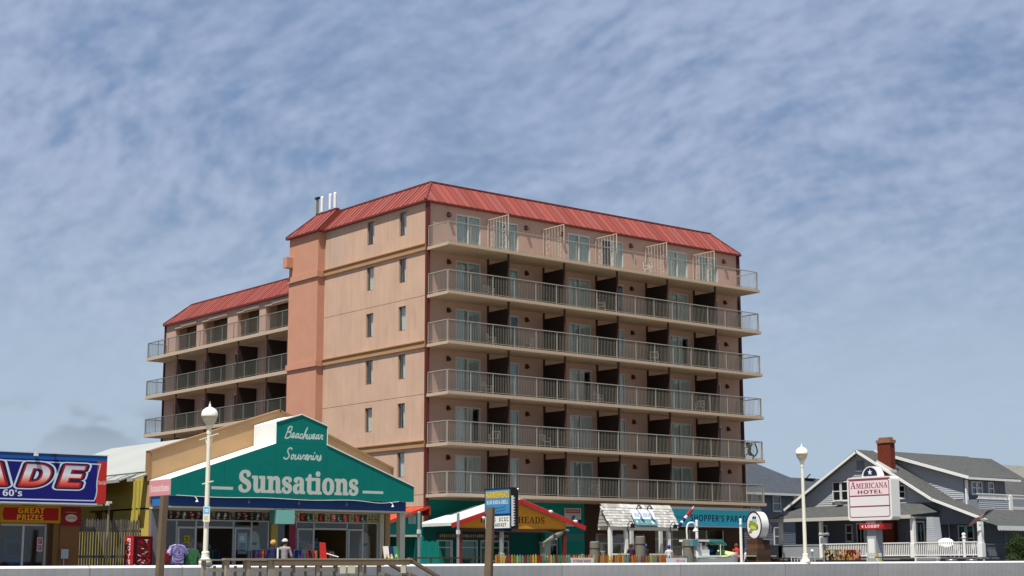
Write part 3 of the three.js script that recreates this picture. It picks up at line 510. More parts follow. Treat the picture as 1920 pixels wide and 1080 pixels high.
// ---------------------------------------------------------------- arcade at the left edge
const arcade = thing('arcade_building', 'low ochre amusement arcade with glass doors', 'building', [23, 0, -55.2]);
{
  const z = -55.2;
  part(arcade, 'front_wall', wall('z', z, rect(4, 24.5, 0, 4.6), 0.3, [[21.55, 23.3, 0, 2.26], [16, 20.6, 0, 2.26]]), M.ochre);
  part(arcade, 'side_wall', box(24.2, 24.5, 0, 4.6, -70, z - 0.302), M.ochre);
  part(arcade, 'roof_deck', box(4, 24.2, 4.4, 4.6, -70, z - 0.302), M.greyRoof);
  part(arcade, 'interior', merge(box(4.1, 24.1, 0, 4.3, -62, -61.9), box(4.1, 24.1, -0.02, 0.01, -61.9, z - 0.31)), M.interior);
  part(arcade, 'pilaster', box(23.74, 24.48, 0, 3.0, z + 0.002, z + 0.06), mat(S(140, 100, 66), 0.9, { map: T.stucco }));
  const f = part(arcade, 'glass_door', merge(box(21.5, 21.58, 0, 2.26, z - 0.2, z - 0.1), box(22.4, 22.47, 0, 2.26, z - 0.2, z - 0.1), box(23.24, 23.32, 0, 2.26, z - 0.2, z - 0.1), box(21.582, 22.398, 2.18, 2.26, z - 0.2, z - 0.1), box(22.472, 23.238, 2.18, 2.26, z - 0.2, z - 0.1)), M.doorFrame);
  part(f, 'pane', box(21.58, 22.4, 0, 2.18, z - 0.16, z - 0.15), M.glass); part(f, 'pane', box(22.47, 23.24, 0, 2.18, z - 0.16, z - 0.15), M.glass);
  part(f, 'door_jamb', box(23.322, 23.5, 0, 2.26, z - 0.2, z + 0.02), M.brown);
  part(f, 'door_notice', panel('z', z - 0.14, 22.98, 23.18, 1.28, 1.78, 0.006), print(64, 150, (g, W, H) => { g.fillStyle = '#d8d4d0'; g.fillRect(0, 0, W, H); g.fillStyle = '#b8304a'; g.fillRect(8, 10, 48, 60); g.fillRect(8, 82, 48, 56); g.fillStyle = '#e8d8dc'; for (let k = 0; k < 5; k++) { g.fillRect(14, 20 + k * 9, 34 - k * 3, 3); g.fillRect(14, 92 + k * 8, 30, 3); } }));
  const soff = part(arcade, 'soffit', box(10, 24.85, 2.9, 2.97, z, -54.05), M.cream); part(soff, 'ceiling_vent', box(22.1, 22.6, 2.89, 2.9, -54.8, -54.5), M.black);
  for (const [x, c] of [[21.9, '#7a3040'], [22.8, '#2a4a8a']]) { // dim machines inside
    const m = thing('arcade_machine', x < 22 ? 'arcade cabinet with orange panel inside the arcade doorway' : 'blue arcade cabinet inside the arcade doorway', 'arcade machine', [x, 0, -57]);
    part(m, 'cabinet', merge(box(x - 0.35, x + 0.35, 0, 0.95, -57.5, -56.7), plate([[x - 0.35, 0.952, -56.7], [x + 0.35, 0.952, -56.7], [x + 0.35, 1.15, -57.1], [x - 0.35, 1.15, -57.1]], 0.1), box(x - 0.35, x + 0.35, 0.952, 1.75, -57.5, -57.11)), mat(new THREE.Color(c), 0.5));
    part(m, 'screen', box(x - 0.28, x + 0.28, 1.18, 1.6, -57.108, -57.09), M.darkGlass); part(m, 'coin_door', box(x - 0.2, x + 0.2, 0.3, 0.7, -56.698, -56.68), M.steel);
  }
}
{ // big arcade sign
  const t = thing('arcade_sign', 'wide blue arcade sign with chrome and red slanted letters', 'sign', [21.5, 2.95, -54]);
  part(t, 'cabinet', box(15, 24.93, 2.98, 4.7, -54.6, -54.032), M.navy);
  part(t, 'cabinet_trim', merge(box(15, 24.95, 4.702, 4.73, -54.62, -53.98), box(15, 24.6, 2.93, 2.978, -54.6, -53.99)), M.whitePaint);
  const x0 = 15, x1 = 24.93, k = 2048 / (x1 - x0), X = (px) => (20.90 + px * 0.01966 - x0) * k, Y = (py) => (941 - py) / 89; // photo reading of the lettering
  const face = print(2048, 360, (g, W, H) => {
    const yy = (py) => (py - 851) / 90 * H;
    const gr = g.createLinearGradient(0, 0, W * 0.1, H); gr.addColorStop(0, '#1c58a8'); gr.addColorStop(0.35, '#1878ae'); gr.addColorStop(0.6, '#173f94'); gr.addColorStop(1, '#1c1f78');
    g.fillStyle = gr; g.fillRect(0, 0, W, H); g.fillStyle = '#1f5da6'; g.fillRect(0, 0, W, yy(862));
    g.fillStyle = '#c8322e'; g.fillRect(X(186), 0, W, H); g.fillStyle = '#1f5da6'; g.fillRect(X(186), 0, W, yy(862));
    g.strokeStyle = '#cfe2ee'; g.lineWidth = 9; g.beginPath(); g.moveTo(0, yy(865)); g.lineTo(X(192), yy(867)); g.quadraticCurveTo(X(184), yy(900), X(187), yy(915)); g.quadraticCurveTo(X(186), yy(930), X(182), yy(936)); g.lineTo(0, yy(936)); g.stroke();
    const L = (px0, px1, ch) => { // slanted chrome letters
      g.save(); g.font = 'bold 100px sans-serif'; const m = g.measureText(ch).width, w = X(px1) - X(px0), h = yy(911) - yy(871);
      g.translate(X(px0), yy(911)); g.transform(w / m, 0, -0.32 * h / 73, h / 73, 0, 0); g.lineJoin = 'round';
      g.strokeStyle = '#d9e6ee'; g.lineWidth = 26; g.strokeText(ch, 0, 0); g.strokeStyle = '#1a1c4e'; g.lineWidth = 18; g.strokeText(ch, 0, 0); g.strokeStyle = '#b8231f'; g.lineWidth = 8; g.strokeText(ch, 0, 0);
      const q = g.createLinearGradient(0, -73, 0, 0); q.addColorStop(0, '#b9c4d8'); q.addColorStop(0.45, '#eef0f4'); q.addColorStop(0.62, '#f0c9be'); q.addColorStop(1, '#d8301f'); g.fillStyle = q; g.fillText(ch, 0, 0); g.restore();
    };
    L(-196, -133, 'R'); L(-124, -62, 'C'); L(-56, 14, 'A'); L(32, 94, 'D'); L(104, 156, 'E');
    g.fillStyle = '#e6ecf4'; fitText(g, "60's", X(9), yy(931), X(46) - X(9), 48, 'sans-serif', { stroke: '#1a1c5e', line: 6 });
    g.fillStyle = '#f2d9d6'; fitText(g, 'Coca-Cola', X(188), yy(905), X(204) - X(188), 30, 'serif', { style: 'italic bold' });
  });
  part(t, 'sign_face', panel('z', -54, x0, x1, 2.98, 4.7, 0.03), face);
  for (const x of [22.2, 22.9]) part(t, 'flood_light', merge(cbox(0.14, 0.09, 0.08, x, 4.64, -53.93), bar([x, 4.7, -54], [x, 4.66, -53.95], 0.015)), x > 22.5 ? M.black : M.white);
}
{
  const z = -55.1, s = single('prize_sign', 'yellow and red sign reading great prizes above the arcade door', 'sign', panel('z', z, 20.6, 23.72, 2.28, 2.9, 0.08), print(1024, 204, (g, W, H) => {
    g.fillStyle = '#b98f1e'; g.fillRect(0, 0, W, H); g.fillStyle = '#b0231f'; g.beginPath(); g.moveTo(330, 22); g.lineTo(1000, 22); g.lineTo(1000, 176); g.lineTo(330, 176); g.quadraticCurveTo(290, 100, 330, 22); g.fill(); g.strokeStyle = '#e39a2a'; g.lineWidth = 6; g.stroke();
    g.fillStyle = '#f0c02e'; fitText(g, 'GREAT', 492, 92, 330, 66, 'sans-serif', { stroke: '#9a2a12', line: 10 }); fitText(g, 'PRIZES', 480, 172, 335, 66, 'sans-serif', { stroke: '#9a2a12', line: 10 });
    g.fillStyle = '#d9b43a'; for (let k = 0; k < 28; k++) { g.beginPath(); g.arc(310 + k * 26, 190, 4, 0, 7); g.fill(); }
  }));
  single('drink_poster', 'dark red drink poster with a white oval on the arcade wall', 'poster', panel('z', -55.1, 23.76, 24.5, 2.2, 2.84, 0.03), print(256, 230, (g, W, H) => { g.fillStyle = '#8e2128'; g.fillRect(0, 0, W, H); g.fillStyle = '#d8c4bc'; g.beginPath(); g.ellipse(128, 130, 78, 50, 0, 0, 7); g.fill(); g.fillStyle = '#6a5a5a'; fitText(g, 'Coca-Cola', 68, 142, 120, 34, 'serif', { style: 'italic bold' }); g.fillStyle = '#c98a86'; g.fillRect(50, 50, 150, 8); }));
  const b = thing('meter_box', 'grey electric meter box on the arcade wall', 'meter box', [23.9, 0.9, -55.1]);
  part(b, 'case', box(23.76, 24.04, 1.02, 1.36, -55.138, -55.0), M.steel); part(b, 'conduit', bar([23.9, 0, -55.08], [23.9, 1.02, -55.08], 0.025), M.steel);
}
{ // weathered picket fence between arcade and shop
  const t = thing('picket_fence', 'tall weathered grey picket fence between the arcade and the souvenir shop', 'fence', [25.8, 0, -55.35]), z = -55.35, r = rng(4);
  const gs = [0, 1, 2].map(() => { const w = 0.036 + r() * 0.006; return merge(plate([[-w, 0, 0], [w, 0, 0], [w, 2.38, 0], [0, 2.46, 0], [-w, 2.36, 0]], 0.02)); });
  const ms = [S(116, 114, 108), S(104, 102, 98), S(126, 122, 112)].map((c) => mat(c, 0.95, { map: T.wood }));
  for (let k = 0, x = 24.55; x < 27.0; k++, x += 0.098 + r() * 0.012) part(t, 'picket', gs[k % 3], ms[Math.floor(r() * 3)], [x, r() * 0.06 - 0.02, z]);
  for (const y of [0.5, 1.05, 2.0]) part(t, 'rail', box(24.5, 27.02, y, y + 0.09, z - 0.07, z - 0.025), ms[1]);
  const m = thing('utility_mast', 'thin utility mast with a weatherhead standing at the picket fence', 'mast', [25.62, 0, -55.2]);
  part(m, 'pipe', bar([25.62, 0, -55.2], [25.62, 3.05, -55.2], 0.045), mat(S(150, 142, 120), 0.8, { map: T.wood })); part(m, 'weatherhead', merge(cbox(0.16, 0.08, 0.16, 25.6, 3.08, -55.15), cbox(0.12, 0.07, 0.12, 25.52, 3.0, -55.12)), M.whitePaint); 
}
{ // drink machine
  const x0 = 26.2, x1 = 26.98, z = -54.25, t = thing('vending_machine', 'red drink vending machine beside the souvenir shop entrance', 'vending machine', [26.6, 0, -54.6]);
  part(t, 'cabinet', box(x0, x1, 0.05, 1.84, -54.95, z), mat(S(178, 24, 30), 0.4));
  part(t, 'side_print', panel('x', x0 - 0.012, -54.93, -54.27, 0.2, 1.82, 0.01), print(160, 400, (g, W, H) => { g.fillStyle = '#c22230'; g.fillRect(0, 0, W, H); g.save(); g.translate(W * 0.72, H - 16); g.rotate(-Math.PI / 2); g.fillStyle = '#f4eaea'; fitText(g, 'Coca-Cola', 0, 0, 370, 90, 'serif', { style: 'italic bold' }); g.restore(); }));
  part(t, 'front_print', panel('z', z + 0.012, x0 + 0.02, x1 - 0.02, 0.2, 1.82, 0.01), print(180, 400, (g, W, H) => { g.fillStyle = '#3c0c10'; g.fillRect(0, 0, W, H); g.fillStyle = '#641018'; g.fillRect(30, 20, 140, 360); const r = rng(3); for (let k = 0; k < 60; k++) { g.fillStyle = ['#d8cfc6', '#6a3a34', '#b9262e', '#2c1010'][k % 4]; g.save(); g.translate(50 + r() * 100, 30 + r() * 340); g.rotate(r() * 3); g.fillRect(-18, -5, 30 + r() * 10, 9); g.restore(); } g.fillStyle = '#e8e2de'; g.fillRect(8, 250, 12, 26); g.fillRect(8, 300, 12, 26); }));
  part(t, 'foot', box(x0 + 0.03, x1 - 0.03, 0, 0.048, -54.9, z - 0.05), M.black);
}

// ---------------------------------------------------------------- souvenir shop
const shop = thing('souvenir_shop', 'souvenir shop with tan gabled parapet, yellow side wall and open glass front', 'building', [32.5, 0, -54.6]);
{
  const z = -54.6;
  // side wall of yellow boards under a grey roof overhang
  part(shop, 'side_wall', wall('x', 27.05, rect(-66, -54.8, 0, 4.2), 0.25, [[-59.5, -58.85, 2.5, 2.85], [-58.6, -57.85, 2.5, 2.9]]), M.yellow);
  part(shop, 'side_board', box(26.97, 27.048, 0, 3.95, -56.02, -55.9), M.yellow); part(shop, 'side_board', box(26.99, 27.048, 0, 3.95, -55.62, -55.58), M.yellow);
  for (const [z0, z1] of [[-59.5, -58.85], [-58.6, -57.85]]) { const w = part(shop, 'side_window', merge(box(27.0, 27.06, 2.46, 2.5, z0 - 0.04, z1 + 0.04), box(27.0, 27.06, 2.86, 2.92, z0 - 0.04, z1 + 0.04)), M.brown); part(w, 'pane', box(27.12, 27.13, 2.5, 2.9, z0, z1), M.darkGlass);  }
  const rr = part(shop, 'main_roof', plate([[27.06, 4.23, -54.85], [32.5, 6.2, -54.85], [32.5, 6.2, -70], [27.06, 4.23, -70]].reverse(), 0.06), M.greyRoof);
  part(rr, 'roof_slope', plate([[38, 4.23, -70], [32.5, 6.2, -70], [32.5, 6.2, -54.85], [38, 4.23, -54.85]].reverse(), 0.06), M.greyRoof);
  for (const [a, b] of [[-70, -56.05], [-55.32, -54.85]]) part(rr, 'eave_overhang', merge(plate([[26.4, 3.99, b], [27.058, 4.228, b], [27.058, 4.228, a], [26.4, 3.99, a]], 0.06), box(26.36, 26.4, 3.88, 4.0, a, b)), M.greyRoof);
  for (let k = 0; k < 12; k++) { const zz = -56.4 - k * 1.1; part(rr, 'roof_seam', beam([26.45, 4.03, zz], [32.4, 6.19, zz], 0.04, 0.03), M.greyRoof); }
  part(shop, 'back_wall', box(27.3, 38, 0, 4.2, -66, -65.8), M.tan); part(shop, 'side_wall', box(37.8, 38.05, 0, 4.2, -65.8, -54.8), M.tan);
  // tan parapet with brown cap
  const gp = [[27.02, 2.9], [38.1, 2.9], [38.1, 4.72], [32.6, 6.82], [27.02, 4.95]];
  part(shop, 'parapet', wall('z', -54.78, gp, 0.25), M.tan);
  part(shop, 'parapet_cap', merge(beam([26.98, 4.99, -54.9], [32.62, 6.88, -54.9], 0.36, 0.1), beam([32.58, 6.88, -54.9], [38.16, 4.75, -54.9], 0.36, 0.1), box(26.96, 27.06, 3.9, 4.95, -55.05, -54.76), box(38.06, 38.16, 3.3, 4.72, -55.05, -54.76)), M.tanCap);
  part(shop, 'ceiling', box(27.05, 38, 2.86, 2.92, -60, -53.25), M.cream);
  part(shop, 'interior', merge(box(27.3, 37.8, 0.0, 2.86, -60.1, -60), box(27.3, 37.8, -0.02, 0.01, -60, z - 0.1)), M.interior);
  // shop front: posts, mullions, transom with a row of goods, door leaves
  part(shop, 'front_post', box(27.06, 27.5, 0, 2.86, z - 0.3, z), mat(S(120, 122, 126), 0.8)); part(shop, 'front_post', box(32.2, 32.5, 0, 2.86, z - 0.2, z + 0.05), mat(S(190, 176, 100), 0.8));
  part(shop, 'front_post', box(37.32, 37.52, 0, 2.9, z - 0.1, z + 0.12), M.cream); part(shop, 'front_post', box(37.6, 37.85, 0, 2.9, -53.7, -53.45), M.cream);
  const al = M.doorFrame, mull = [27.55, 28.12, 28.94, 30.55, 31.35, 32.1, 33.36, 34.2, 35.78, 36.56, 37.28];
  for (const x of mull) part(shop, 'mullion', box(x - 0.025, x + 0.025, 0, 2.44, z - 0.06, z), al);
  for (const [a, b] of [[27.5, 32.15], [32.9, 37.3]]) part(shop, 'transom_rail', merge(box(a, b, 2.442, 2.49, z - 0.06, z + 0.02), box(a, b, 2.82, 2.86, z - 0.06, z + 0.02)), al);
  for (const [a, b] of [[28.965, 30.525], [34.225, 35.755]]) part(shop, 'door_header', box(a, b, 2.17, 2.24, z - 0.06, z + 0.005), al);
  for (const [a, b] of [[27.575, 28.095], [31.375, 32.075], [32.55, 33.33], [36.585, 37.255]]) part(shop, 'window_pane', box(a, b, 0.05, 2.44, z - 0.03, z - 0.02), M.glass);
  for (const [a, b] of [[28.965, 30.525], [34.225, 35.755], [28.145, 28.915], [30.575, 31.325], [33.385, 34.175], [35.805, 36.535]]) part(shop, 'transom_pane', box(a, b, 2.24, 2.44, z - 0.03, z - 0.02), M.glass);
  for (const [a, b] of [[28.15, 28.92], [30.58, 31.32], [33.39, 34.17], [35.81, 36.53]]) { const d = part(shop, 'door_leaf', merge(box(a, a + 0.06, 0, 2.22, z + 0.002, z + 0.05), box(b - 0.06, b, 0, 2.22, z + 0.002, z + 0.05), box(a + 0.062, b - 0.062, 2.15, 2.22, z + 0.002, z + 0.05), box(a + 0.062, b - 0.062, 0, 0.12, z + 0.002, z + 0.05)), al); part(d, 'pane', box(a + 0.06, b - 0.06, 0.12, 2.15, z + 0.02, z + 0.028), M.glass); }
  // goods shown above the doors: T-shirt squares
  const tile = new THREE.BoxGeometry(0.25, 0.31, 0.02), r = rng(12), tee = (bg, fg, k) => print(64, 72, (g, W, H) => { g.fillStyle = bg; g.fillRect(0, 0, W, H); g.fillStyle = fg; const q = rng(k * 13 + 1); for (let j = 0; j < 4; j++) g.fillRect(8 + q() * 20, 8 + j * 16 + q() * 4, 18 + q() * 24, 4 + q() * 7); g.beginPath(); g.arc(20 + q() * 24, 24 + q() * 26, 6 + q() * 8, 0, 7); g.fill(); }, { rough: 0.9 });
  const dark = [['#3a3434', '#b8a49a'], ['#2c3238', '#c2bcb0'], ['#6a4a44', '#d8b8a8'], ['#45484a', '#e0dcd2'], ['#8e8a84', '#3a3638'], ['#5a2e30', '#d0a8a0']].map((c, k) => tee(...c, k)), brt = [['#c84a5c', '#f2c6c2'], ['#3a6a6a', '#d8e4dc'], ['#b8b48a', '#4a4a32'], ['#d05a72', '#f6e0dc'], ['#40584e', '#c8d8c0'], ['#e6dcc8', '#a07060'], ['#7a3428', '#c87a5a']].map((c, k) => tee(...c, k + 9));
  for (let k = 0; k < 15; k++) part(shop, 'shirt_tile', tile, dark[Math.floor(r() * 6)], [27.86 + k * 0.29, 2.655, z - 0.02]);
  for (let k = 0; k < 16; k++) part(shop, 'shirt_tile', tile, brt[Math.floor(r() * 7)], [32.8 + k * 0.29, 2.655, z - 0.02]);
  part(shop, 'window_poster', panel('z', z + 0.002, 30.75, 31.15, 1.2, 2.0, 0.004), print(64, 128, (g, W, H) => { g.fillStyle = '#93a6ae'; g.fillRect(0, 0, W, H); g.fillStyle = '#566a78'; g.fillRect(8, 60, 48, 50); g.fillStyle = '#c4d2d6'; g.fillRect(14, 20, 30, 26); }));
  part(shop, 'door_sticker', panel('z', z + 0.035, 28.42, 28.66, 1.6, 1.88, 0.004), print(48, 56, (g, W, H) => { g.fillStyle = '#b9a52a'; g.fillRect(0, 0, W, H); g.fillStyle = '#3a3614'; g.fillRect(8, 30, 32, 4); g.fillRect(8, 40, 32, 4); g.beginPath(); g.arc(24, 16, 8, 0, 7); g.fill(); }));
}
{ // big green sign box over the shop front
  const t = thing('shop_sign', 'large green gabled sign box of the souvenir shop with white edges', 'sign', [32.5, 2.9, -53.8]);
  const out = [[27.0, 3.3], [37.96, 3.31], [37.96, 3.92], [33.71, 5.44], [33.71, 6.19], [32.53, 6.57], [31.41, 6.22], [31.41, 5.41], [27.0, 3.92]], zf = -53, zb = -54.74;
  const g = wall('z', zf - 0.012, out, zf - 0.012 - zb);
  part(t, 'sign_body', g, mat(S(236, 236, 232), 0.55));
  const x0 = 27, x1 = 37.96, y0 = 3.3, y1 = 6.58, W = 2048, H = 612, X = (x) => (x - x0) / (x1 - x0) * W, Y = (y) => (y1 - y) / (y1 - y0) * H;
  const face = print(W, H, (c) => {
    c.fillStyle = '#007a70'; c.fillRect(0, 0, W, H);
    const q = rng(31); for (let k = 0; k < 260; k++) { c.fillStyle = `rgba(${q() < 0.5 ? '0,60,50' : '40,150,130'},0.05)`; c.fillRect(q() * W, q() * H, 4 + q() * 90, 2 + q() * 60); }
    c.strokeStyle = 'rgba(0,50,44,0.55)'; c.lineWidth = 2; for (const [a, b, e, d] of [[31.41, 5.43, 33.71, 5.43], [29.2, 3.3, 29.2, 4.65], [31.41, 3.3, 31.41, 5.4], [33.71, 3.3, 33.71, 5.4], [35.9, 3.3, 35.9, 4.65]]) { c.beginPath(); c.moveTo(X(a), Y(b)); c.lineTo(X(e), Y(d)); c.stroke(); } c.fillStyle = 'rgba(190,205,195,0.35)'; for (let x = 27.3; x < 37.9; x += 0.55) c.fillRect(X(x), Y(3.36), 3, 3);
    c.fillStyle = '#c9cfc4'; fitText(c, 'Sunsations', X(29.8), Y(3.52), X(35.25) - X(29.8), 150, 'serif', { stroke: '#c9cfc4', line: 5 });
    c.fillRect(X(28.66), Y(3.68), X(29.58) - X(28.66), 20); c.fillRect(X(35.44), Y(3.7), X(36.44) - X(35.44), 20);
    // hand-drawn script lettering
    const G = { B: 'M8 60 C10 40 18 10 26 4 M14 12 C22 0 44 -2 42 14 C41 24 30 29 20 30 C36 28 46 34 42 46 C38 60 18 64 6 58', S: 'M44 10 C38 0 22 4 20 16 C18 28 36 32 34 46 C32 60 12 64 4 52', e: 'M0 54 C12 52 22 44 20 36 C18 30 8 36 8 46 C8 58 18 60 26 50', a: 'M24 38 C14 32 4 44 8 54 C14 62 24 46 26 36 C24 48 22 58 32 54', c: 'M24 40 C18 32 6 40 8 50 C10 62 22 58 28 50', h: 'M0 54 C10 46 20 20 22 4 C14 14 8 40 6 60 C10 44 20 34 24 40 C26 46 20 60 30 54', w: 'M4 38 C2 52 2 60 10 58 C16 56 18 46 20 38 C18 52 20 60 26 58 C34 54 36 44 34 36', r: 'M2 56 C8 50 12 42 12 34 C14 40 20 40 24 38 C18 48 18 60 28 54', o: 'M16 36 C6 38 4 54 12 58 C22 60 26 44 18 36 C20 42 26 42 30 40', u: 'M4 38 C2 52 2 60 10 58 C18 54 22 46 24 36 C22 50 22 60 32 54', v: 'M4 38 C8 46 8 54 10 58 C16 52 20 44 22 36 C24 40 28 40 30 38', n: 'M4 38 C4 46 4 52 2 60 C6 46 14 34 20 38 C24 44 16 60 28 54', i: 'M6 38 C4 50 2 60 14 54 M9 24 L10 22', s: 'M2 56 C10 48 12 40 12 34 C16 44 24 58 6 60' };
    const adv = { B: 46, S: 42, e: 25, a: 30, c: 27, h: 29, w: 35, r: 27, o: 29, u: 31, v: 29, n: 27, i: 13, s: 20 };
    const write = (str, xa, xb, yb, h) => { const tot = [...str].reduce((s, ch) => s + adv[ch], 0); c.save(); c.translate(X(xa), Y(yb)); c.transform((X(xb) - X(xa)) / tot, 0, -0.3, h / 62, 0, 0); c.translate(0, -62); c.strokeStyle = '#c9d8d0'; c.lineWidth = 7.5; c.lineCap = 'round'; c.lineJoin = 'round'; for (const ch of str) { c.stroke(new Path2D(G[ch])); c.translate(adv[ch], 0); } c.restore(); };
    write('Beachwear', 31.75, 33.5, 5.62, 92); write('Souvenirs', 31.72, 33.45, 4.8, 92);
  });
  // face: same outline, uv over the whole sign
  const fg = wall('z', zf, out, 0.011), uv = fg.attributes.uv, p = fg.attributes.position; for (let i = 0; i < p.count; i++) uv.setXY(i, (p.getX(i) - x0) / (x1 - x0), (p.getY(i) - y0) / (y1 - y0));
  part(t, 'sign_face', fg, face);
  part(t, 'edge_trim', merge(beam([33.73, 6.2, -53.0], [32.53, 6.595, -53.0], 0.06, 0.04), beam([32.53, 6.595, -53.0], [31.39, 6.24, -53.0], 0.06, 0.04), beam([37.98, 3.93, -53.0], [33.72, 5.46, -53.0], 0.06, 0.04), box(33.715, 33.745, 5.46, 6.19, -53.03, -52.985)), M.white);
  part(t, 'side_panel', panel('x', 26.985, -54.7, -53.02, 3.32, 3.9, 0.014), print(256, 90, (c, w, h) => { c.fillStyle = '#e09aa0'; c.fillRect(0, 0, w, h); c.fillStyle = '#f6e4e2'; fitText(c, 'Sunsations', 14, 66, 228, 40, 'serif'); }));
  const b = part(t, 'blue_fascia', box(27.0, 37.74, 2.93, 3.296, -54.5, -53.25), M.navy); part(b, 'sunlit_fascia_side', box(26.97, 26.998, 2.94, 3.2, -54.4, -53.25), mat(S(52, 120, 190), 0.6));  // left end in a lighter blue: sunlight put into its colour
  part(b, 'fascia_base', box(27.0, 37.74, 2.9, 2.928, -54.5, -53.24), M.cream);
  for (const x of [28.0, 30.2, 32.4, 34.6, 36.8]) part(t, 'spot_light', merge(bar([x, 3.3, -53.1], [x, 3.2, -52.85], 0.015), new THREE.ConeGeometry(0.06, 0.12, 10).translate(x, 3.14, -52.84)), x > 30 && x < 35 ? M.black : M.whitePaint);
  part(t, 'light_cable', tube([[27.2, 3.31, -52.97], [29, 3.27, -52.97], [31, 3.3, -52.97], [33, 3.26, -52.97], [35, 3.3, -52.97], [36.3, 3.22, -52.97], [37.2, 3.3, -52.97]], 0.012, 60, 5), M.whitePaint);
}
{ const t = thing('teal_box_sign', 'pale teal box sign hanging below the blue shop fascia', 'sign', [31.9, 2.3, -53.0]); part(t, 'box_face', box(31.5, 32.28, 2.33, 2.86, -53.0, -52.96), mat(S(128, 190, 180), 0.6)); part(t, 'box_side', box(31.5, 32.28, 2.33, 2.86, -53.55, -53.002), mat(S(96, 150, 140), 0.7)); part(t, 'hanger', bar([31.9, 2.86, -53.2], [31.9, 2.93, -53.3], 0.02), M.black); }
// clothes and goods around the shop front
function shirt(x, y, z, c1, c2, name, label, s = 1) {
  const t = thing(name, label, 'shirt', [x, 0, z]);
  const o = [[-0.22, 0], [0.22, 0], [0.23, 0.42], [0.33, 0.3], [0.41, 0.38], [0.27, 0.62], [0.09, 0.68], [0, 0.64], [-0.09, 0.68], [-0.27, 0.62], [-0.41, 0.38], [-0.33, 0.3], [-0.23, 0.42]].map(([a, b]) => new THREE.Vector2(a * s, b * s));
  const g = new THREE.ExtrudeGeometry(new THREE.Shape(o), { depth: 0.1, bevelEnabled: true, bevelSize: 0.03, bevelThickness: 0.04, bevelSegments: 2 });
  const tie = print(128, 128, (q, W, H) => { q.fillStyle = c1; q.fillRect(0, 0, W, H); const r = rng(x * 10 | 0); for (let k = 0; k < 90; k++) { q.strokeStyle = k % 2 || name !== 'tie_dye_shirt' ? c2 : '#efeaf2'; q.globalAlpha = 0.5; q.lineWidth = 1 + r() * 5; q.beginPath(); q.arc(64 + r() * 20 - 10, 70 + r() * 20 - 10, 6 + r() * 70, r() * 6, r() * 6 + 1.2); q.stroke(); } }, { rough: 0.9 });
  tie.map.wrapS = tie.map.wrapT = THREE.RepeatWrapping; tie.map.offset.set(0.5, 0); tie.map.repeat.set(1.2, 1.2);
  part(t, 'garment', g, tie, [x, y, z]);
  part(t, 'stand', merge(bar([x, 0, z + 0.05], [x, y + 0.62, z + 0.05], 0.02), bar([x - 0.25, 0.02, z + 0.05], [x + 0.25, 0.02, z + 0.05], 0.02), bar([x, 0.02, z - 0.2], [x, 0.02, z + 0.3], 0.02)), M.steel);
}
shirt(27.48, 0.86, -53.3, '#8a78b8', '#5a4a90', 'tie_dye_shirt', 'purple and white tie-dye shirt on a stand by the shop door', 0.95);
shirt(28.1, 0.72, -53.45, '#2f5566', '#4c8444', 'green_shirt', 'green and blue shirt on a stand by the shop door', 0.95);
shirt(27.12, 0.9, -53.55, '#b82a36', '#8a1a24', 'red_shirt', 'red shirt hanging beside the tie-dye shirt', 0.6);
{ const x = 33.72, z = -53.15, t = thing('beach_chair', 'red folding beach chair displayed in the shop doorway', 'chair', [x, 0, z]); const m = mat(S(206, 54, 42), 0.8);
  part(t, 'backrest', plate([[x - 0.16, 0.95, z + 0.08], [x + 0.14, 0.95, z + 0.08], [x + 0.1, 1.64, z], [x - 0.14, 1.64, z]], 0.05), m); part(t, 'seat', plate([[x - 0.16, 0.9, z + 0.4], [x + 0.3, 0.84, z + 0.45], [x + 0.28, 0.94, z + 0.08], [x - 0.16, 0.98, z + 0.06]], 0.05), m);
  part(t, 'armrest', beam([x + 0.1, 1.22, z + 0.1], [x + 0.46, 1.08, z + 0.4], 0.06, 0.04), M.white); for (const s of [-0.16, 0.28]) for (const d of [0, 0.42]) part(t, 'leg', bar([x + s, 0, z + d], [x + s, 0.92, z + 0.42 - d], 0.015), M.steel); }
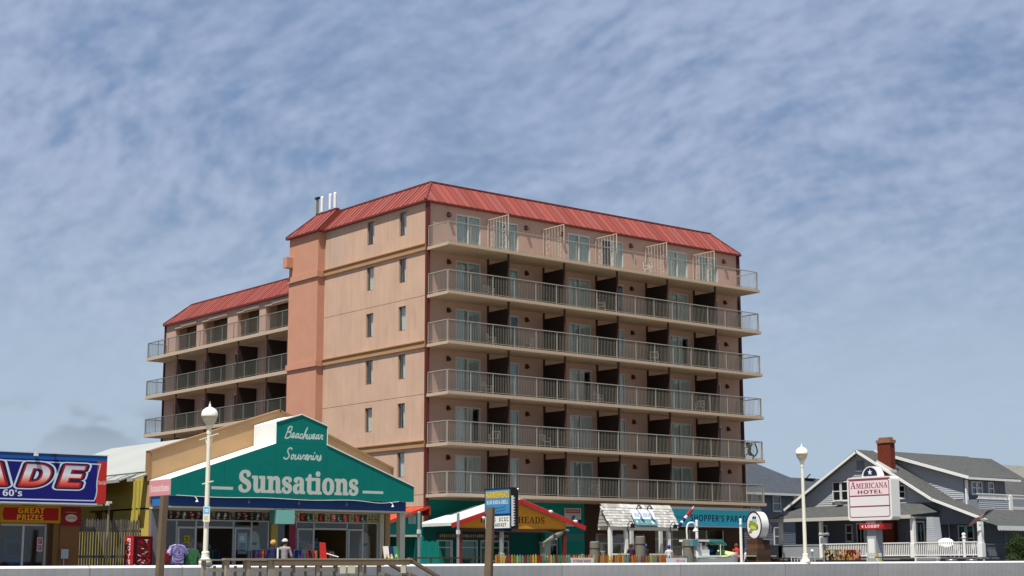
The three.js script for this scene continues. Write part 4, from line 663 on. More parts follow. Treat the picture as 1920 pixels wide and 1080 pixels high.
{ // racks of goods inside and outside the shop
  const cols = ['#2c4a86', '#8a2c3c', '#2f6a54', '#b06a34', '#5a3f6e', '#3a3f46', '#c9b79a'];
  const rack = (x, z, w, label, seed) => { const t = thing('goods_rack', label, 'rack', [x, 0, z]), r = rng(seed); part(t, 'frame', merge(bar([x - w / 2, 0, z], [x - w / 2, 1.35, z], 0.02), bar([x + w / 2, 0, z], [x + w / 2, 1.35, z], 0.02), bar([x - w / 2, 1.35, z], [x + w / 2, 1.35, z], 0.02)), M.steel); for (let k = 0; k < w / 0.13; k++) { const h = 0.5 + r() * 0.35; part(t, 'garment', box(-0.045, 0.045, -h, 0, -0.22, 0.22), mat(new THREE.Color(cols[Math.floor(r() * 7)]), 0.9), [x - w / 2 + 0.1 + k * 0.13, 1.33, z]); } };
  rack(30.0, -56.2, 1.4, 'rack of folded dark clothes just inside the left shop doorway', 5); rack(35.1, -56.0, 1.5, 'rack of red and dark clothes inside the right shop doorway', 6); rack(33.0, -53.4, 0.9, 'small rack of bright beach goods between the two shop doorways', 7); rack(31.2, -53.6, 0.8, 'low rack of goods outside the left shop door', 8);
  const sf = (x, z, c, label) => { const t = thing('bodyboard', label, 'bodyboard', [x, 0, z]); const s = new THREE.Shape(); s.moveTo(-0.22, 0); s.lineTo(0.22, 0); s.quadraticCurveTo(0.3, 0.9, 0.2, 1.4); s.quadraticCurveTo(0, 1.75, -0.2, 1.4); s.quadraticCurveTo(-0.3, 0.9, -0.22, 0); part(t, 'board', new THREE.ExtrudeGeometry(s, { depth: 0.05, bevelEnabled: true, bevelSize: 0.02, bevelThickness: 0.02, bevelSegments: 2 }), mat(new THREE.Color(c), 0.5), [x, 0.5, z]); part(t, 'stand', merge(box(x - 0.25, x + 0.25, 0, 0.04, z - 0.15, z + 0.2), box(x - 0.03, x + 0.03, 0.04, 0.52, z, z + 0.05)), M.black); part(t, 'stripe', box(x - 0.1, x + 0.1, 1.55, 1.65, z + 0.072, z + 0.08), M.black); };
  sf(31.72, -55.1, '#8fa8a4', 'grey green bodyboard in the window beside the left shop door'); sf(36.95, -55.1, '#8c8878', 'tan bodyboard in the window at the right end of the shop');
  single('pink_banner', 'pink fabric banner hanging in the shop window', 'banner', plate([[32.95, 1.0, -54.45], [33.25, 1.0, -54.4], [33.25, 2.4, -54.45], [32.95, 2.4, -54.45]], 0.02), mat(S(170, 70, 96), 0.9, { map: T.cloth }));
}
for (const [x, y, a, b, n, l] of [[29.25, 1.2, '#2c3f6e', '#8090b8', 'navy_shirt', 'navy shirt hanging at the left edge of the left shop doorway'], [29.8, 1.25, '#7a3038', '#c89090', 'maroon_shirt', 'maroon shirt hanging inside the left shop doorway'], [30.3, 1.2, '#5a6a5c', '#b8c4b0', 'olive_shirt', 'olive shirt hanging at the right edge of the left shop doorway'], [34.75, 1.3, '#3a3a42', '#9098a0', 'charcoal_shirt', 'charcoal shirt hanging behind the red beach chair'], [35.15, 1.15, '#a83c44', '#e0a0a0', 'coral_shirt', 'coral shirt hanging inside the right shop doorway'], [35.55, 1.25, '#38607a', '#a0c0d0', 'blue_shirt', 'blue shirt hanging at the right edge of the right shop doorway']]) shirt(x, y, -56.6, a, b, n, l, 0.7);
{ // folding advertising boards
  const cols = [['#f1ead8', '#c8b890', 'pale folding advertising board at the ramp railing'], ['#26306a', '#e8d04a', 'navy and yellow folding advertising board at the ramp railing'], ['#3f8a62', '#d8dc8a', 'green folding advertising board at the ramp railing']];
  cols.forEach(([a, b, label], k) => {
    const x = 35.2 + k * 0.24, z = -51 - k * 0.02, t = thing('advertising_board', label, 'sign board', [x, 0, z]);
    const p = print(64, 128, (g, W, H) => { g.fillStyle = a; g.fillRect(0, 0, W, H); g.fillStyle = b; g.beginPath(); g.arc(32, 42, 17, 0, 7); g.fill(); g.fillRect(8, 76, 48, 18); g.fillStyle = a === '#26306a' ? '#f2f2f2' : '#58604a'; g.fillRect(14, 104, 36, 6); g.fillRect(20, 36, 24, 8); });
    const g = new THREE.BoxGeometry(0.24, 1.5, 0.03); g.rotateX(-0.2); part(t, 'front_board', g, p, [x, 0.74, z + 0.15]);
    const h = new THREE.BoxGeometry(0.24, 1.5, 0.03); h.rotateX(0.2); part(t, 'back_board', h, k === 2 ? M.red : M.wood, [x + 0.02, 0.74, z - 0.18]);
  });
}

// ---------------------------------------------------------------- small tiled shed beside the hotel
{
  const t = thing('tiled_shed', 'small teal shed with red tiled roof between the souvenir shop and the hotel', 'shed', [45, 0, -64]), z = -64;
  part(t, 'front_wall', wall('z', z, [[41, 2.24], [46.35, 2.24], [46.35, 3.4], [41, 1.62 + 0.64]], 0.2), M.teal);
  part(t, 'beam', box(41, 46.3, 2.14, 2.238, z - 0.15, z + 0.03), M.cream);
  part(t, 'side_wall', box(46.15, 46.35, 0, 2.236, -69, z - 0.2), M.teal); part(t, 'rear_wall', box(41, 46.1, 0, 2.6, -69, -68.8), M.brown);
  part(t, 'corner_post', box(45.95, 46.14, 0, 2.138, z - 0.2, z), M.tealDark);
  const r = part(t, 'roof', plate([[41, 1.72, z + 0.12], [46.6, 3.55, z + 0.12], [46.6, 3.55, -69], [41, 1.72, -69]].reverse(), 0.1), M.roofTrim);
  const tileG = new THREE.CylinderGeometry(0.11, 0.11, 0.5, 8, 1, true, -Math.PI / 2, Math.PI); tileG.rotateZ(-Math.PI / 2 + 0.316); const ms = [S(196, 72, 48), S(184, 62, 42), S(206, 84, 56)].map((c) => mat(c, 0.8)), q = rng(8);
  for (let i = 0; i < 8; i++) for (let k = 0; k < 20; k++) part(r, 'roof_tile', tileG, ms[Math.floor(q() * 3)], [43.0 + i * 0.47, 2.42 + i * 0.1535, z - 0.05 - k * 0.245]);
  part(t, 'verge', beam([41, 1.72, z + 0.14], [46.62, 3.58, z + 0.14], 0.06, 0.1), ms[0]);
  part(t, 'ridge_trim', merge(box(46.4, 46.75, 3.56, 3.66, -69, z + 0.1), box(46.75, 46.8, 3.2, 3.64, -69, z + 0.1)), ms[1]);
  single('shed_notice', 'small white notice on the teal shed wall', 'sign', panel('z', z + 0.03, 45.5, 45.95, 2.78, 3.2, 0.02), print(64, 60, (g) => { g.fillStyle = '#9fb8b4'; g.fillRect(0, 0, 64, 60); g.fillStyle = '#6a8a88'; g.fillRect(10, 10, 44, 6); for (let k = 0; k < 4; k++) g.fillRect(10, 24 + k * 8, 40, 3); }));
  const gate = thing('teal_gate', 'teal plank gate with ragged top beside the tiled shed', 'gate', [46.4, 0, -63.4]), qq = rng(15);
  for (let k = 0; k < 8; k++) part(gate, 'plank', box(-0.065, 0.065, 0, 1.86 + (k % 3) * 0.03, -0.015, 0.015), k % 3 ? M.teal : mat(S(30, 152, 138), 0.8, { map: T.wood }), [45.92 + k * 0.138, 0.03, -63.4]);
  for (const y of [0.4, 1.5]) part(gate, 'rail', box(45.85, 46.95, y, y + 0.09, -63.47, -63.42), M.tealDark);
  for (const [x, l] of [[44.72, 'grey pole beside the tiled shed'], [47.08, 'grey pole in front of the orange restaurant gable']]) { const p = thing('light_pole', 'slim ' + l, 'pole', [x, 0, -62]); part(p, 'shaft', lathe([[0.075, 0], [0.07, 3.25], [0.05, 3.3], [0.001, 3.3]], 12), M.steel, [x, 0, -62]); part(p, 'junction_box', cbox(0.14, 0.2, 0.14, x - 0.05, 2.35, -61.93), M.whitePaint); part(p, 'foot_plate', cbox(0.24, 0.03, 0.24, x, 0.015, -62), M.steel); }
}

// ---------------------------------------------------------------- restaurant porch with orange gable
{
  const t = thing('restaurant_porch', 'restaurant porch with orange gable, red bargeboards and white metal roof', 'porch', [54.25, 0.15, -66]), z = -66, ax = 54.28, ay = 4.22;
  const face = print(1024, 256, (g, W, H) => { g.fillStyle = '#d3932b'; g.fillRect(0, 0, W, H); const q = rng(5); for (let k = 0; k < 120; k++) { g.fillStyle = `rgba(${q() < 0.5 ? '150,90,20' : '235,180,90'},0.06)`; g.fillRect(q() * W, q() * H, 10 + q() * 120, 3 + q() * 30); } g.fillStyle = '#5a2a1c'; fitText(g, 'HAMMERHEADS', 1024 * (51.6 - 50.2) / 7.4, 256 * (3.95 - 2.98) / 1.3, 1024 * (56.1 - 51.6) / 7.4, 70, 'serif'); });
  const fg = wall('z', z - 0.06, [[50.2, 2.68], [57.6, 2.68], [57.6, 3.06], [ax, 4.0], [50.2, 2.98]], 0.1), uv = fg.attributes.uv, p = fg.attributes.position; for (let i = 0; i < p.count; i++) uv.setXY(i, (p.getX(i) - 50.2) / 7.4, (p.getY(i) - 2.65) / 1.3);
  part(t, 'gable_face', fg, face);
  const rl = part(t, 'roof_slope', plate([[49.7, 2.9, z + 0.1], [ax, ay + 0.02, z + 0.1], [ax, ay + 0.02, -68.0], [49.7, 2.9, -69.0]].reverse(), 0.05), mat(S(214, 224, 222), 0.45, { map: T.metal }));
  part(t, 'roof_slope', plate([[ax, ay + 0.02, z + 0.1], [58.8, 2.88, z + 0.1], [58.8, 2.88, -70.0], [ax, ay + 0.02, -68.0]].reverse(), 0.05), mat(S(214, 224, 222), 0.45, { map: T.metal }));
  for (let k = 0; k < 6; k++) part(rl, 'roof_seam', beam([49.75, 2.93, z - 0.2 - k * 0.48], [mix(49.75, ax, k > 3 ? 0.8 : 0.98), mix(2.93, ay + 0.04, k > 3 ? 0.8 : 0.98), z - 0.2 - k * 0.48], 0.03, 0.03), M.whitePaint);
  part(t, 'gutter', box(49.6, 49.72, 2.78, 2.9, -69, z + 0.1), M.whitePaint);
  for (const [a, b] of [[[49.6, 2.78], [ax, ay - 0.08]], [[ax, ay - 0.08], [58.9, 2.76]]]) part(t, 'bargeboard', beam([a[0], a[1], z + 0.13], [b[0], b[1], z + 0.13], 0.05, 0.24), M.red);
  part(t, 'porch_beam', box(50.2, 57.6, 2.5, 2.678, z - 0.14, z - 0.02), M.brown);
  for (const x of [50.3, 57.5]) part(t, 'porch_post', box(x - 0.09, x + 0.09, 0.15, 2.498, z - 0.16, z + 0.0), M.redDark);
  part(t, 'lower_wall', wall('z', -68.6, rect(49.8, 58.4, 0.15, 2.75), 0.15, [[50.6, 51.7, 0.8, 2.1], [52.0, 53.4, 0.7, 2.1], [53.6, 55.6, 0.7, 2.1]]), M.tealDark);
  part(t, 'lettering_strip', panel('z', -68.5, 50.7, 55.6, 2.2, 2.46, 0.03), print(512, 32, (g) => { g.fillStyle = '#4a3d36'; g.fillRect(0, 0, 512, 32); const q = rng(2); g.fillStyle = '#a89a86'; for (let k = 0; k < 34; k++) g.fillRect(10 + k * 14.6, 6 + q() * 3, 4 + q() * 7, 18); }));
  for (const [a, b, y0] of [[50.6, 51.7, 0.8], [52.0, 53.4, 0.7], [53.6, 55.6, 0.7]]) { const w = part(t, 'window', merge(box(a, a + 0.06, y0, 2.1, -68.72, -68.56), box(b - 0.06, b, y0, 2.1, -68.72, -68.56), box(a + 0.062, b - 0.062, 1.68, 1.73, -68.72, -68.56), box(a + 0.062, b - 0.062, 2.04, 2.1, -68.72, -68.56), box(a + 0.062, b - 0.062, y0, y0 + 0.05, -68.72, -68.56)), M.steel); part(w, 'pane', box(a, b, y0, 2.1, -68.68, -68.672), M.glass); }
  for (const [x, y] of [[51.6, 3.2], [56.2, 3.62], [58.0, 3.12]]) part(t, 'flood_lamp', merge(new THREE.SphereGeometry(0.11, 12, 8).scale(1.2, 0.8, 1).translate(x, y, z + 0.32), bar([x, y + 0.05, z + 0.12], [x, y, z + 0.3], 0.025)), M.whitePaint);
  part(t, 'side_post', box(57.9, 58.2, 0.15, 2.7, -68.5, -68.2), M.teal);
}
{ // hanging shark shape and its pillar
  const s = thing('shark_sculpture', 'grey hammerhead shark sculpture hung under the orange gable', 'sculpture', [56.8, 2.1, -66.2]), m = mat(S(120, 122, 110), 0.6);
  const b = lathe([[0.001, -0.95], [0.05, -0.8], [0.14, -0.3], [0.18, 0.15], [0.13, 0.6], [0.06, 0.75], [0.001, 0.78]], 14); b.rotateZ(-1.15);
  part(s, 'body', b, m, [56.8, 2.3, -66.1]); part(s, 'head', cbox(0.14, 0.1, 0.75).rotateZ(0.4), m, [57.5, 2.62, -66.1]);
  for (const [p, q, r] of [[[56.75, 2.4, -66.1], [56.6, 2.4, -66.1], [56.5, 2.72, -66.1]], [[56.9, 2.3, -66.0], [56.7, 2.2, -66.0], [56.55, 2.1, -65.6]], [[56.9, 2.3, -66.2], [56.7, 2.2, -66.2], [56.55, 2.1, -66.6]], [[56.05, 2.0, -66.1], [56.15, 1.9, -66.1], [55.85, 2.25, -66.1]], [[56.05, 2.0, -66.1], [56.15, 1.9, -66.1], [55.95, 1.7, -66.1]]]) part(s, 'fin', plate([p, q, r], 0.03), m);
  part(s, 'hanger', bar([56.8, 2.45, -66.1], [56.8, 2.7, -66.1], 0.012), M.black);
  const pl = thing('stone_pillar', 'pale stone pillar under the shark sculpture', 'pillar', [56.4, 0.15, -66.4]); part(pl, 'shaft', box(56.18, 56.62, 0.15, 1.95, -66.6, -66.2), mat(S(150, 160, 146), 0.9, { map: T.concrete })); part(pl, 'capital', box(56.14, 56.66, 1.952, 2.02, -66.64, -66.16), M.concrete);
  single('wall_poster', 'white restaurant poster with red heading on the teal hotel wall', 'poster', panel('z', HZ + 0.04, 61.0, 62.3, 2.95, 4.05, 0.03), print(256, 216, (g, W, H) => { g.fillStyle = '#cfd0cc'; g.fillRect(0, 0, W, H); g.fillStyle = '#a82c30'; g.fillRect(16, 14, 224, 42); g.fillStyle = '#e6b8b4'; for (let k = 0; k < 9; k++) g.fillRect(26 + k * 23, 24, 14, 22); g.fillStyle = '#2a5aa0'; g.beginPath(); g.moveTo(100, 120); g.quadraticCurveTo(140, 60, 170, 96); g.quadraticCurveTo(150, 100, 146, 122); g.fill(); g.fillStyle = '#123c78'; g.fillRect(0, 130, W, 86); g.fillStyle = '#0e2c5a'; for (let k = 0; k < 8; k++) g.fillRect(k * 32, 128 + (k % 2) * 8, 24, 6); }));
  single('teal_notice', 'teal notice board under the restaurant poster', 'sign', panel('z', HZ + 0.05, 61.1, 62.5, 2.1, 2.6, 0.04), mat(S(46, 130, 124), 0.7));
}
{ // tall restaurant sign on its pole
  const x = 48.76, z0 = -62.05, z1 = -60, t = thing('restaurant_sign', 'blue and yellow restaurant sign box on a pole above the picket fence', 'sign', [49, 0, -61]);
  part(t, 'cabinet', box(x + 0.012, x + 0.5, 2.5, 4.5, z0, z1), M.black);
  part(t, 'sign_face', panel('x', x, z0 + 0.01, z1 - 0.01, 2.5, 4.5, 0.012), print(512, 500, (g, W, H) => {
    g.fillStyle = '#16305c'; g.fillRect(0, 0, W, H); const q = g.createLinearGradient(0, 20, 0, 330); q.addColorStop(0, '#4f93b4'); q.addColorStop(1, '#3a86bd'); g.fillStyle = q; g.fillRect(14, 24, W - 28, 290);
    g.fillStyle = '#f2cf2e'; fitText(g, 'HAMMERHEADS', 26, 122, 460, 84, 'sans-serif', { stroke: '#7a5a10', line: 9 });
    g.fillStyle = '#e8eef2'; fitText(g, 'RAW BAR & GRILL', 40, 196, 430, 48, 'serif', { stroke: '#2a4a78', line: 4 });
    g.strokeStyle = '#14202e'; g.lineWidth = 7; g.beginPath(); g.moveTo(200, 262); g.bezierCurveTo(260, 230, 300, 262, 420, 226); g.moveTo(220, 296); g.bezierCurveTo(280, 270, 330, 292, 420, 262); g.stroke();
    g.fillStyle = '#e9e9e4'; g.fillRect(14, 344, W - 28, 146); g.fillStyle = '#1c1c1e'; const r = rng(9); for (let k = 0; k < 9; k++) if (k !== 4) { g.fillRect(40 + k * 50, 362, 30, 10); g.fillRect(40 + k * 50, 362, 9, 46); g.fillRect(40 + k * 50 + (k % 2 ? 21 : 0), 380, 9, 28); g.fillRect(40 + k * 50, 398, 30, 10); }
    fitText(g, 'BREAKFAST', 90, 474, 340, 46, 'sans-serif');
  }));
  const e = [box(x + 0.06, x + 0.17, 2.62, 4.1, z1 + 0.002, z1 + 0.03)]; for (let k = 0; k < 11; k++) e.push(box(x + 0.172, x + 0.26, 2.66 + k * 0.13, 2.71 + k * 0.13, z1 + 0.002, z1 + 0.03)); part(t, 'edge_trim', merge(e), M.white);
  part(t, 'corner_lamp', new THREE.SphereGeometry(0.05, 10, 8).translate(x + 0.45, 4.42, z1 + 0.03), M.white);
  part(t, 'pole', bar([x + 0.25, 0, -61.0], [x + 0.25, 2.5, -61.0], 0.11, 0.11, 14), M.steel); part(t, 'pole_bracket', box(x + 0.02, x + 0.48, 2.38, 2.498, -61.4, -60.5), M.black);
}
{ // coloured picket fence along the patio
  const t = thing('coloured_fence', 'low picket fence in green, orange, red and yellow along the restaurant patio', 'fence', [53.5, 0, -59.3]), z = -59.3, r = rng(17), w = 0.055;
  const g = plate([[-w, 0, 0], [w, 0, 0], [w, 1.16, 0], [0, 1.26, 0], [-w, 1.16, 0]], 0.022), ms = [[96, 150, 118], [214, 150, 62], [168, 66, 48], [120, 168, 152], [222, 190, 90], [196, 112, 56]].map((c) => mat(S(...c), 0.8, { map: T.wood }));
  for (let k = 0, x = 47.3; x < 60.2; k++, x += 0.165) part(t, 'picket', g, ms[(k * 5 + Math.floor(r() * 2)) % 6], [x, r() * 0.04 - 0.02, z + r() * 0.01]);
  for (const y of [0.3, 0.9]) part(t, 'rail', box(47.2, 60.2, y, y + 0.08, z - 0.07, z - 0.024), M.woodGrey);
  const n = (x, label, draw) => single('fence_notice', label, 'sign', panel('z', z + 0.05, x, x + 1.5, 0.78, 1.1, 0.03), print(256, 56, draw));
  const marks = (g, col, x0, n, s) => { const q = rng(s); g.fillStyle = col; for (let k = 0; k < n; k++) { const x = x0 + k * 17; g.fillRect(x, 16, 4, 24); g.fillRect(x, 16 + (q() < 0.5 ? 0 : 10), 11, 5); if (q() < 0.6) g.fillRect(x + 8, 16, 4, 24); g.fillRect(x, 35, q() * 11, 5); } };
  n(52.0, 'white notice with dark red lettering on the coloured fence', (g) => { g.fillStyle = '#efe3e0'; g.fillRect(0, 0, 256, 56); marks(g, '#8a2c34', 24, 12, 3); });
  n(58.6, 'white notice with pink lettering on the coloured fence', (g) => { g.fillStyle = '#eceef2'; g.fillRect(0, 0, 256, 56); marks(g, '#c84a5a', 120, 7, 4); });
  // dark railing to the left
  const d = thing('dark_railing', 'dark metal railing in front of the orange gabled restaurant', 'railing', [45, 0, -59.5]); part(d, 'top_rail', box(42.3, 47.2, 1.06, 1.12, -59.53, -59.47), M.woodDark); part(d, 'lower_rail', box(42.3, 47.2, 0.62, 0.67, -59.52, -59.48), M.black);
  for (let k = 0; k < 5; k++) part(d, 'post', box(42.4 + k * 1.18, 42.46 + k * 1.18, 0, 1.058, -59.53, -59.47), M.woodDark);
  const bb = thing('green_bench', 'pale green plank bench before the dark railing', 'bench', [47, 0, -58.9]); part(bb, 'seat', box(45.2, 48.8, 0.74, 0.8, -59.1, -58.7), mat(S(150, 196, 160), 0.8)); for (const x of [45.5, 47, 48.5]) part(bb, 'leg', box(x - 0.04, x + 0.04, 0, 0.738, -59.05, -58.75), M.woodGrey);
}
function plant(name, label, category, x, y, z, rx, ry, n, col, seed, extra, group) { // leafy clump: stem and many small leaves
  const t = thing(name, label, category, [x, y, z], group), r = rng(seed), pos = [], nor = [], cl = [];
  for (let k = 0; k < n; k++) {
    let a, b, c; do { a = r() * 2 - 1; b = r() * 2 - 1; c = r() * 2 - 1; } while (a * a + b * b + c * c > 1 || a * a + b * b + c * c < 0.25 * r()); const lump = 0.82 + 0.3 * perlin(a * 2.3 + seed, b * 2.3 + c * 1.7);
    const p = new THREE.Vector3(a * rx * lump, ry + b * ry * lump, c * rx * lump), s = (0.05 + r() * 0.05) * (extra?.leaf ?? 1), q = new THREE.Quaternion().setFromEuler(new THREE.Euler(r() * 6, r() * 6, r() * 6)), C = extra?.bloom && r() < extra.rate ? extra.bloom : col, tn = 0.75 + r() * 0.5;
    const v = [[-0.5, 0, 0], [0, 0.35, 0.1], [1, 0, 0], [0, -0.35, 0.1]].map((e) => V(e).multiplyScalar(s).applyQuaternion(q).add(p)), nn = V([0, 0, 1]).applyQuaternion(q);
    for (const i of [0, 2, 1, 0, 3, 2]) { pos.push(v[i].x, v[i].y, v[i].z); nor.push(nn.x, nn.y, nn.z); cl.push(C.r * tn, C.g * tn, C.b * tn); }
  }
  const g = new THREE.BufferGeometry(); g.setAttribute('position', new THREE.Float32BufferAttribute(pos, 3)); g.setAttribute('normal', new THREE.Float32BufferAttribute(nor, 3)); g.setAttribute('color', new THREE.Float32BufferAttribute(cl, 3));
  part(t, 'foliage', g, M.vcol, [x, y, z]);
  const st = []; for (let k = 0; k < 6; k++) st.push(bar([x + (r() - 0.5) * 0.1, y, z + (r() - 0.5) * 0.1], [x + (r() - 0.5) * rx, y + ry * 1.3, z + (r() - 0.5) * rx], 0.02 * ry + 0.006, 0.006, 5)); part(t, 'stem', merge(st), M.woodDark);
  return t;
}
{ const G = S(92, 118, 62);
  for (const [x, k, l, c] of [[52.3, 1, 'pink flowering plant behind the coloured fence', S(225, 160, 165)], [53.1, 2, 'pink and white flowers beside the grey piling', S(232, 190, 190)], [50.6, 3, 'white flowering plant behind the coloured fence', S(240, 240, 236)], [55.6, 4, 'small green plant behind the coloured fence near the shingled porch', S(120, 150, 80)]]) plant('flower_plant', l, 'plant', x, 0.15, -59.7, 0.28, 0.62, 420, G, k, { bloom: c, rate: 0.35, leaf: 0.8 });
  const t = plant('fountain_grass', 'pale flowering shrub in a stone pot under the restaurant sign', 'plant', 48.3, 0.5, -60.1, 0.3, 0.5, 420, S(140, 142, 128), 9, { bloom: S(225, 228, 228), rate: 0.3 }); part(t, 'pot', lathe([[0.001, 0], [0.22, 0], [0.3, 0.5], [0.26, 0.5], [0.2, 0.4], [0.001, 0.4]]), M.concrete, [48.3, 0.04, -60.1]);
}
// timber pilings along the patio
for (const [x, h, r, l] of [[54.25, 1.93, 0.25, 'thick grey timber piling beside the pink flowers'], [54.8, 1.45, 0.13, 'short thin grey piling next to the thick piling'], [57.45, 2.22, 0.26, 'tall grey timber piling in front of the shingled porch'], [60.98, 2.1, 0.3, 'grey timber piling carrying a teal box and gooseneck lamp']]) {
  const p = thing('grey_piling', l, 'piling', [x, 0, -60]); part(p, 'shaft', lathe([[r * 1.05, 0], [r, h - 0.06], [r * 0.8, h], [0.001, h]], 16), M.woodGrey, [x, 0, -60]); part(p, 'rope_band', lathe([[r * 1.03, h * 0.8], [r * 1.09, h * 0.8 + 0.03], [r * 1.03, h * 0.8 + 0.06]], 16), M.woodDark, [x, 0, -60]);
}
{ const t = thing('gooseneck_lamp', 'white gooseneck lamp on the piling beside the boat', 'lamp', [60.8, 2.1, -60]); part(t, 'neck', tube([[60.85, 2.1, -59.95], [60.85, 2.7, -59.95], [60.95, 2.93, -59.9], [61.2, 2.95, -59.8], [61.32, 2.75, -59.78], [61.32, 2.6, -59.78]], 0.045), M.white); part(t, 'shade', lathe([[0.05, 0.14], [0.14, 0.02], [0.15, -0.02], [0.05, -0.05], [0.001, -0.05]]), M.white, [61.32, 2.52, -59.78]);
  single('teal_junction_box', 'teal electrical box on the piling under the gooseneck lamp', 'box', box(60.82, 61.2, 1.72, 2.06, -59.72, -59.5), mat(S(84, 140, 150), 0.6)); }

// ---------------------------------------------------------------- shingled porch
{
  const x0 = 60.9, x1 = 66.3, t = thing('shingled_porch', 'porch with steep pale shingled roof on white posts', 'porch', [63.6, 0.15, -66.6]);
  const B = [2.92, -66.0], A = [4.16, -66.75], K = [2.92, -67.05];
  const rf = part(t, 'roof_core', merge(plate([[x0, B[0], B[1] - 0.02], [x1, B[0], B[1] - 0.02], [x1, A[0], A[1]], [x0, A[0], A[1]]], 0.03), plate([[x1, K[0], K[1]], [x0, K[0], K[1]], [x0, A[0], A[1]], [x1, A[0], A[1]]], 0.03), plate([[x0, K[0], K[1]], [x0, B[0], B[1]], [x0, A[0], A[1]]], 0.03), plate([[x1, B[0], B[1]], [x1, K[0], K[1]], [x1, A[0], A[1]]], 0.03)), mat(S(120, 112, 100), 0.95));
  const ms = [S(214, 212, 206), S(196, 194, 188), S(226, 225, 220), S(176, 173, 166), S(204, 201, 193)].map((c) => mat(c, 0.9, { map: T.wood })), r = rng(23), rows = 8;
  const shin = [0.24, 0.3, 0.2].map((w) => plate([[0, 0, 0.05], [w, 0, 0.05], [w, 0.22, -0.12], [0, 0.22, -0.12]], 0.025));
  for (let k = 0; k < rows; k++) { let x = x0 - 0.05 - r() * 0.15; while (x < x1 - 0.02) { const s = Math.floor(r() * 3), w = [0.24, 0.3, 0.2][s]; part(rf, 'shingle', shin[s], ms[Math.floor(r() * 5)], [Math.min(x, x1 + 0.06 - w), mix(B[0], A[0], k / rows) - 0.03 + r() * 0.012, mix(B[1], A[1], k / rows) + 0.03]); x += w + 0.012; } }
  part(rf, 'end_shingles', merge([0, 1, 2, 3, 4, 5].map((k) => { const s = k / 6, zc0 = mix(B[1], A[1], s), zc1 = mix(K[1], A[1], s); return plate([[x0 - 0.03, mix(2.92, 4.16, s), zc1], [x0 - 0.03, mix(2.92, 4.16, s), zc0], [x0 - 0.005, mix(2.92, 4.16, s) + 0.24, zc0 + (A[1] - B[1]) / 6], [x0 - 0.005, mix(2.92, 4.16, s) + 0.24, zc1 + (A[1] - K[1]) / 6]], 0.02); })), ms[3]);
  part(t, 'porch_beam', merge(box(x0, x1, 2.72, 2.918, -66.2, -66.05), box(x0, x1, 2.72, 2.918, -67.05, -66.95)), M.whitePaint);
  for (const [x, z] of [[60.98, -66.12], [62.2, -66.12], [65.6, -66.12]]) part(t, 'post', box(x - 0.1, x + 0.1, 0.15, 2.718, z - 0.1, z + 0.07), M.white);
  for (const [x, z] of [[63.75, -67.3], [66.1, -67.3]]) part(t, 'post', box(x - 0.1, x + 0.1, 0.15, 2.718, z - 0.07, z + 0.07), M.whitePaint);
  part(t, 'bar_front', box(60.7, 64.4, 0.15, 1.3, -65.4, -65.3), mat(S(198, 186, 146), 0.85, { map: T.wood })); part(t, 'bar_top', box(60.5, 64.6, 1.302, 1.38, -65.5, -65.05), M.cream);
  // sign lying on the slope
  const s = thing('porch_sign', 'white and teal sign fixed to the shingled roof slope', 'sign', [63.5, 3, -66]), g = new THREE.BoxGeometry(1.78, 1.02, 0.04); g.rotateX(-0.5);
  part(s, 'sign_board', g, print(256, 146, (c, W, H) => { c.fillStyle = '#dfe8ee'; c.fillRect(0, 0, W, H); c.fillStyle = '#6a7ca6'; fitText(c, 'BACK SHORE', 24, 70, 208, 36, 'serif'); c.fillStyle = '#5f8f98'; c.fillRect(0, 90, W, 56); c.fillStyle = '#cfe2e0'; c.beginPath(); c.ellipse(26, 116, 10, 13, 0, 0, 7); c.fill(); c.beginPath(); c.ellipse(206, 118, 20, 17, 0, 0, 7); c.fill(); c.fillStyle = '#a8c4c2'; fitText(c, 'Brewing Co', 60, 126, 110, 22, 'serif', { style: 'italic' }); }), [63.55, 3.44, -66.02]);
  for (const x of [63.1, 63.95]) { const l = thing('sign_lamp', 'black arm lamp reaching over the white and teal roof sign', 'lamp', [x, 4.1, -66.4], 'lamps over the roof sign'); part(l, 'arm', tube([[x + 0.1, 3.75, -66.3], [x + 0.05, 4.05, -66.15], [x, 4.12, -65.95], [x - 0.03, 4.02, -65.8]], 0.03), M.black); part(l, 'shade', lathe([[0.03, 0.1], [0.12, 0], [0.1, 0], [0.001, 0.06]]), M.black, [x - 0.03, 3.93, -65.8]); part(l, 'bulb', new THREE.SphereGeometry(0.055, 10, 8), M.cream, [x - 0.03, 3.93, -65.8]); }
  for (const [x, l] of [[62.2, 'dark hooked lantern on the second white porch post'], [65.6, 'dark hooked lantern on the white porch post by the furled flag']]) { const p = thing('porch_lantern', l, 'lantern', [x, 2.9, -65.8]); part(p, 'hook', tube([[x, 2.6, -66.0], [x - 0.02, 3.05, -65.9], [x + 0.12, 3.2, -65.8], [x + 0.18, 3.05, -65.75]], 0.025), M.black); part(p, 'cage', merge(cbox(0.18, 0.2, 0.18, x + 0.18, 2.92, -65.75), new THREE.ConeGeometry(0.15, 0.1, 4).translate(x + 0.18, 3.07, -65.75)), M.black); }
  const f = thing('furled_flag', 'furled red, white and blue flag on a slanted pole by the shingled porch', 'flag', [66.3, 2.9, -66]); part(f, 'pole', bar([66.0, 2.8, -65.9], [67.0, 4.12, -65.4], 0.025), M.white);
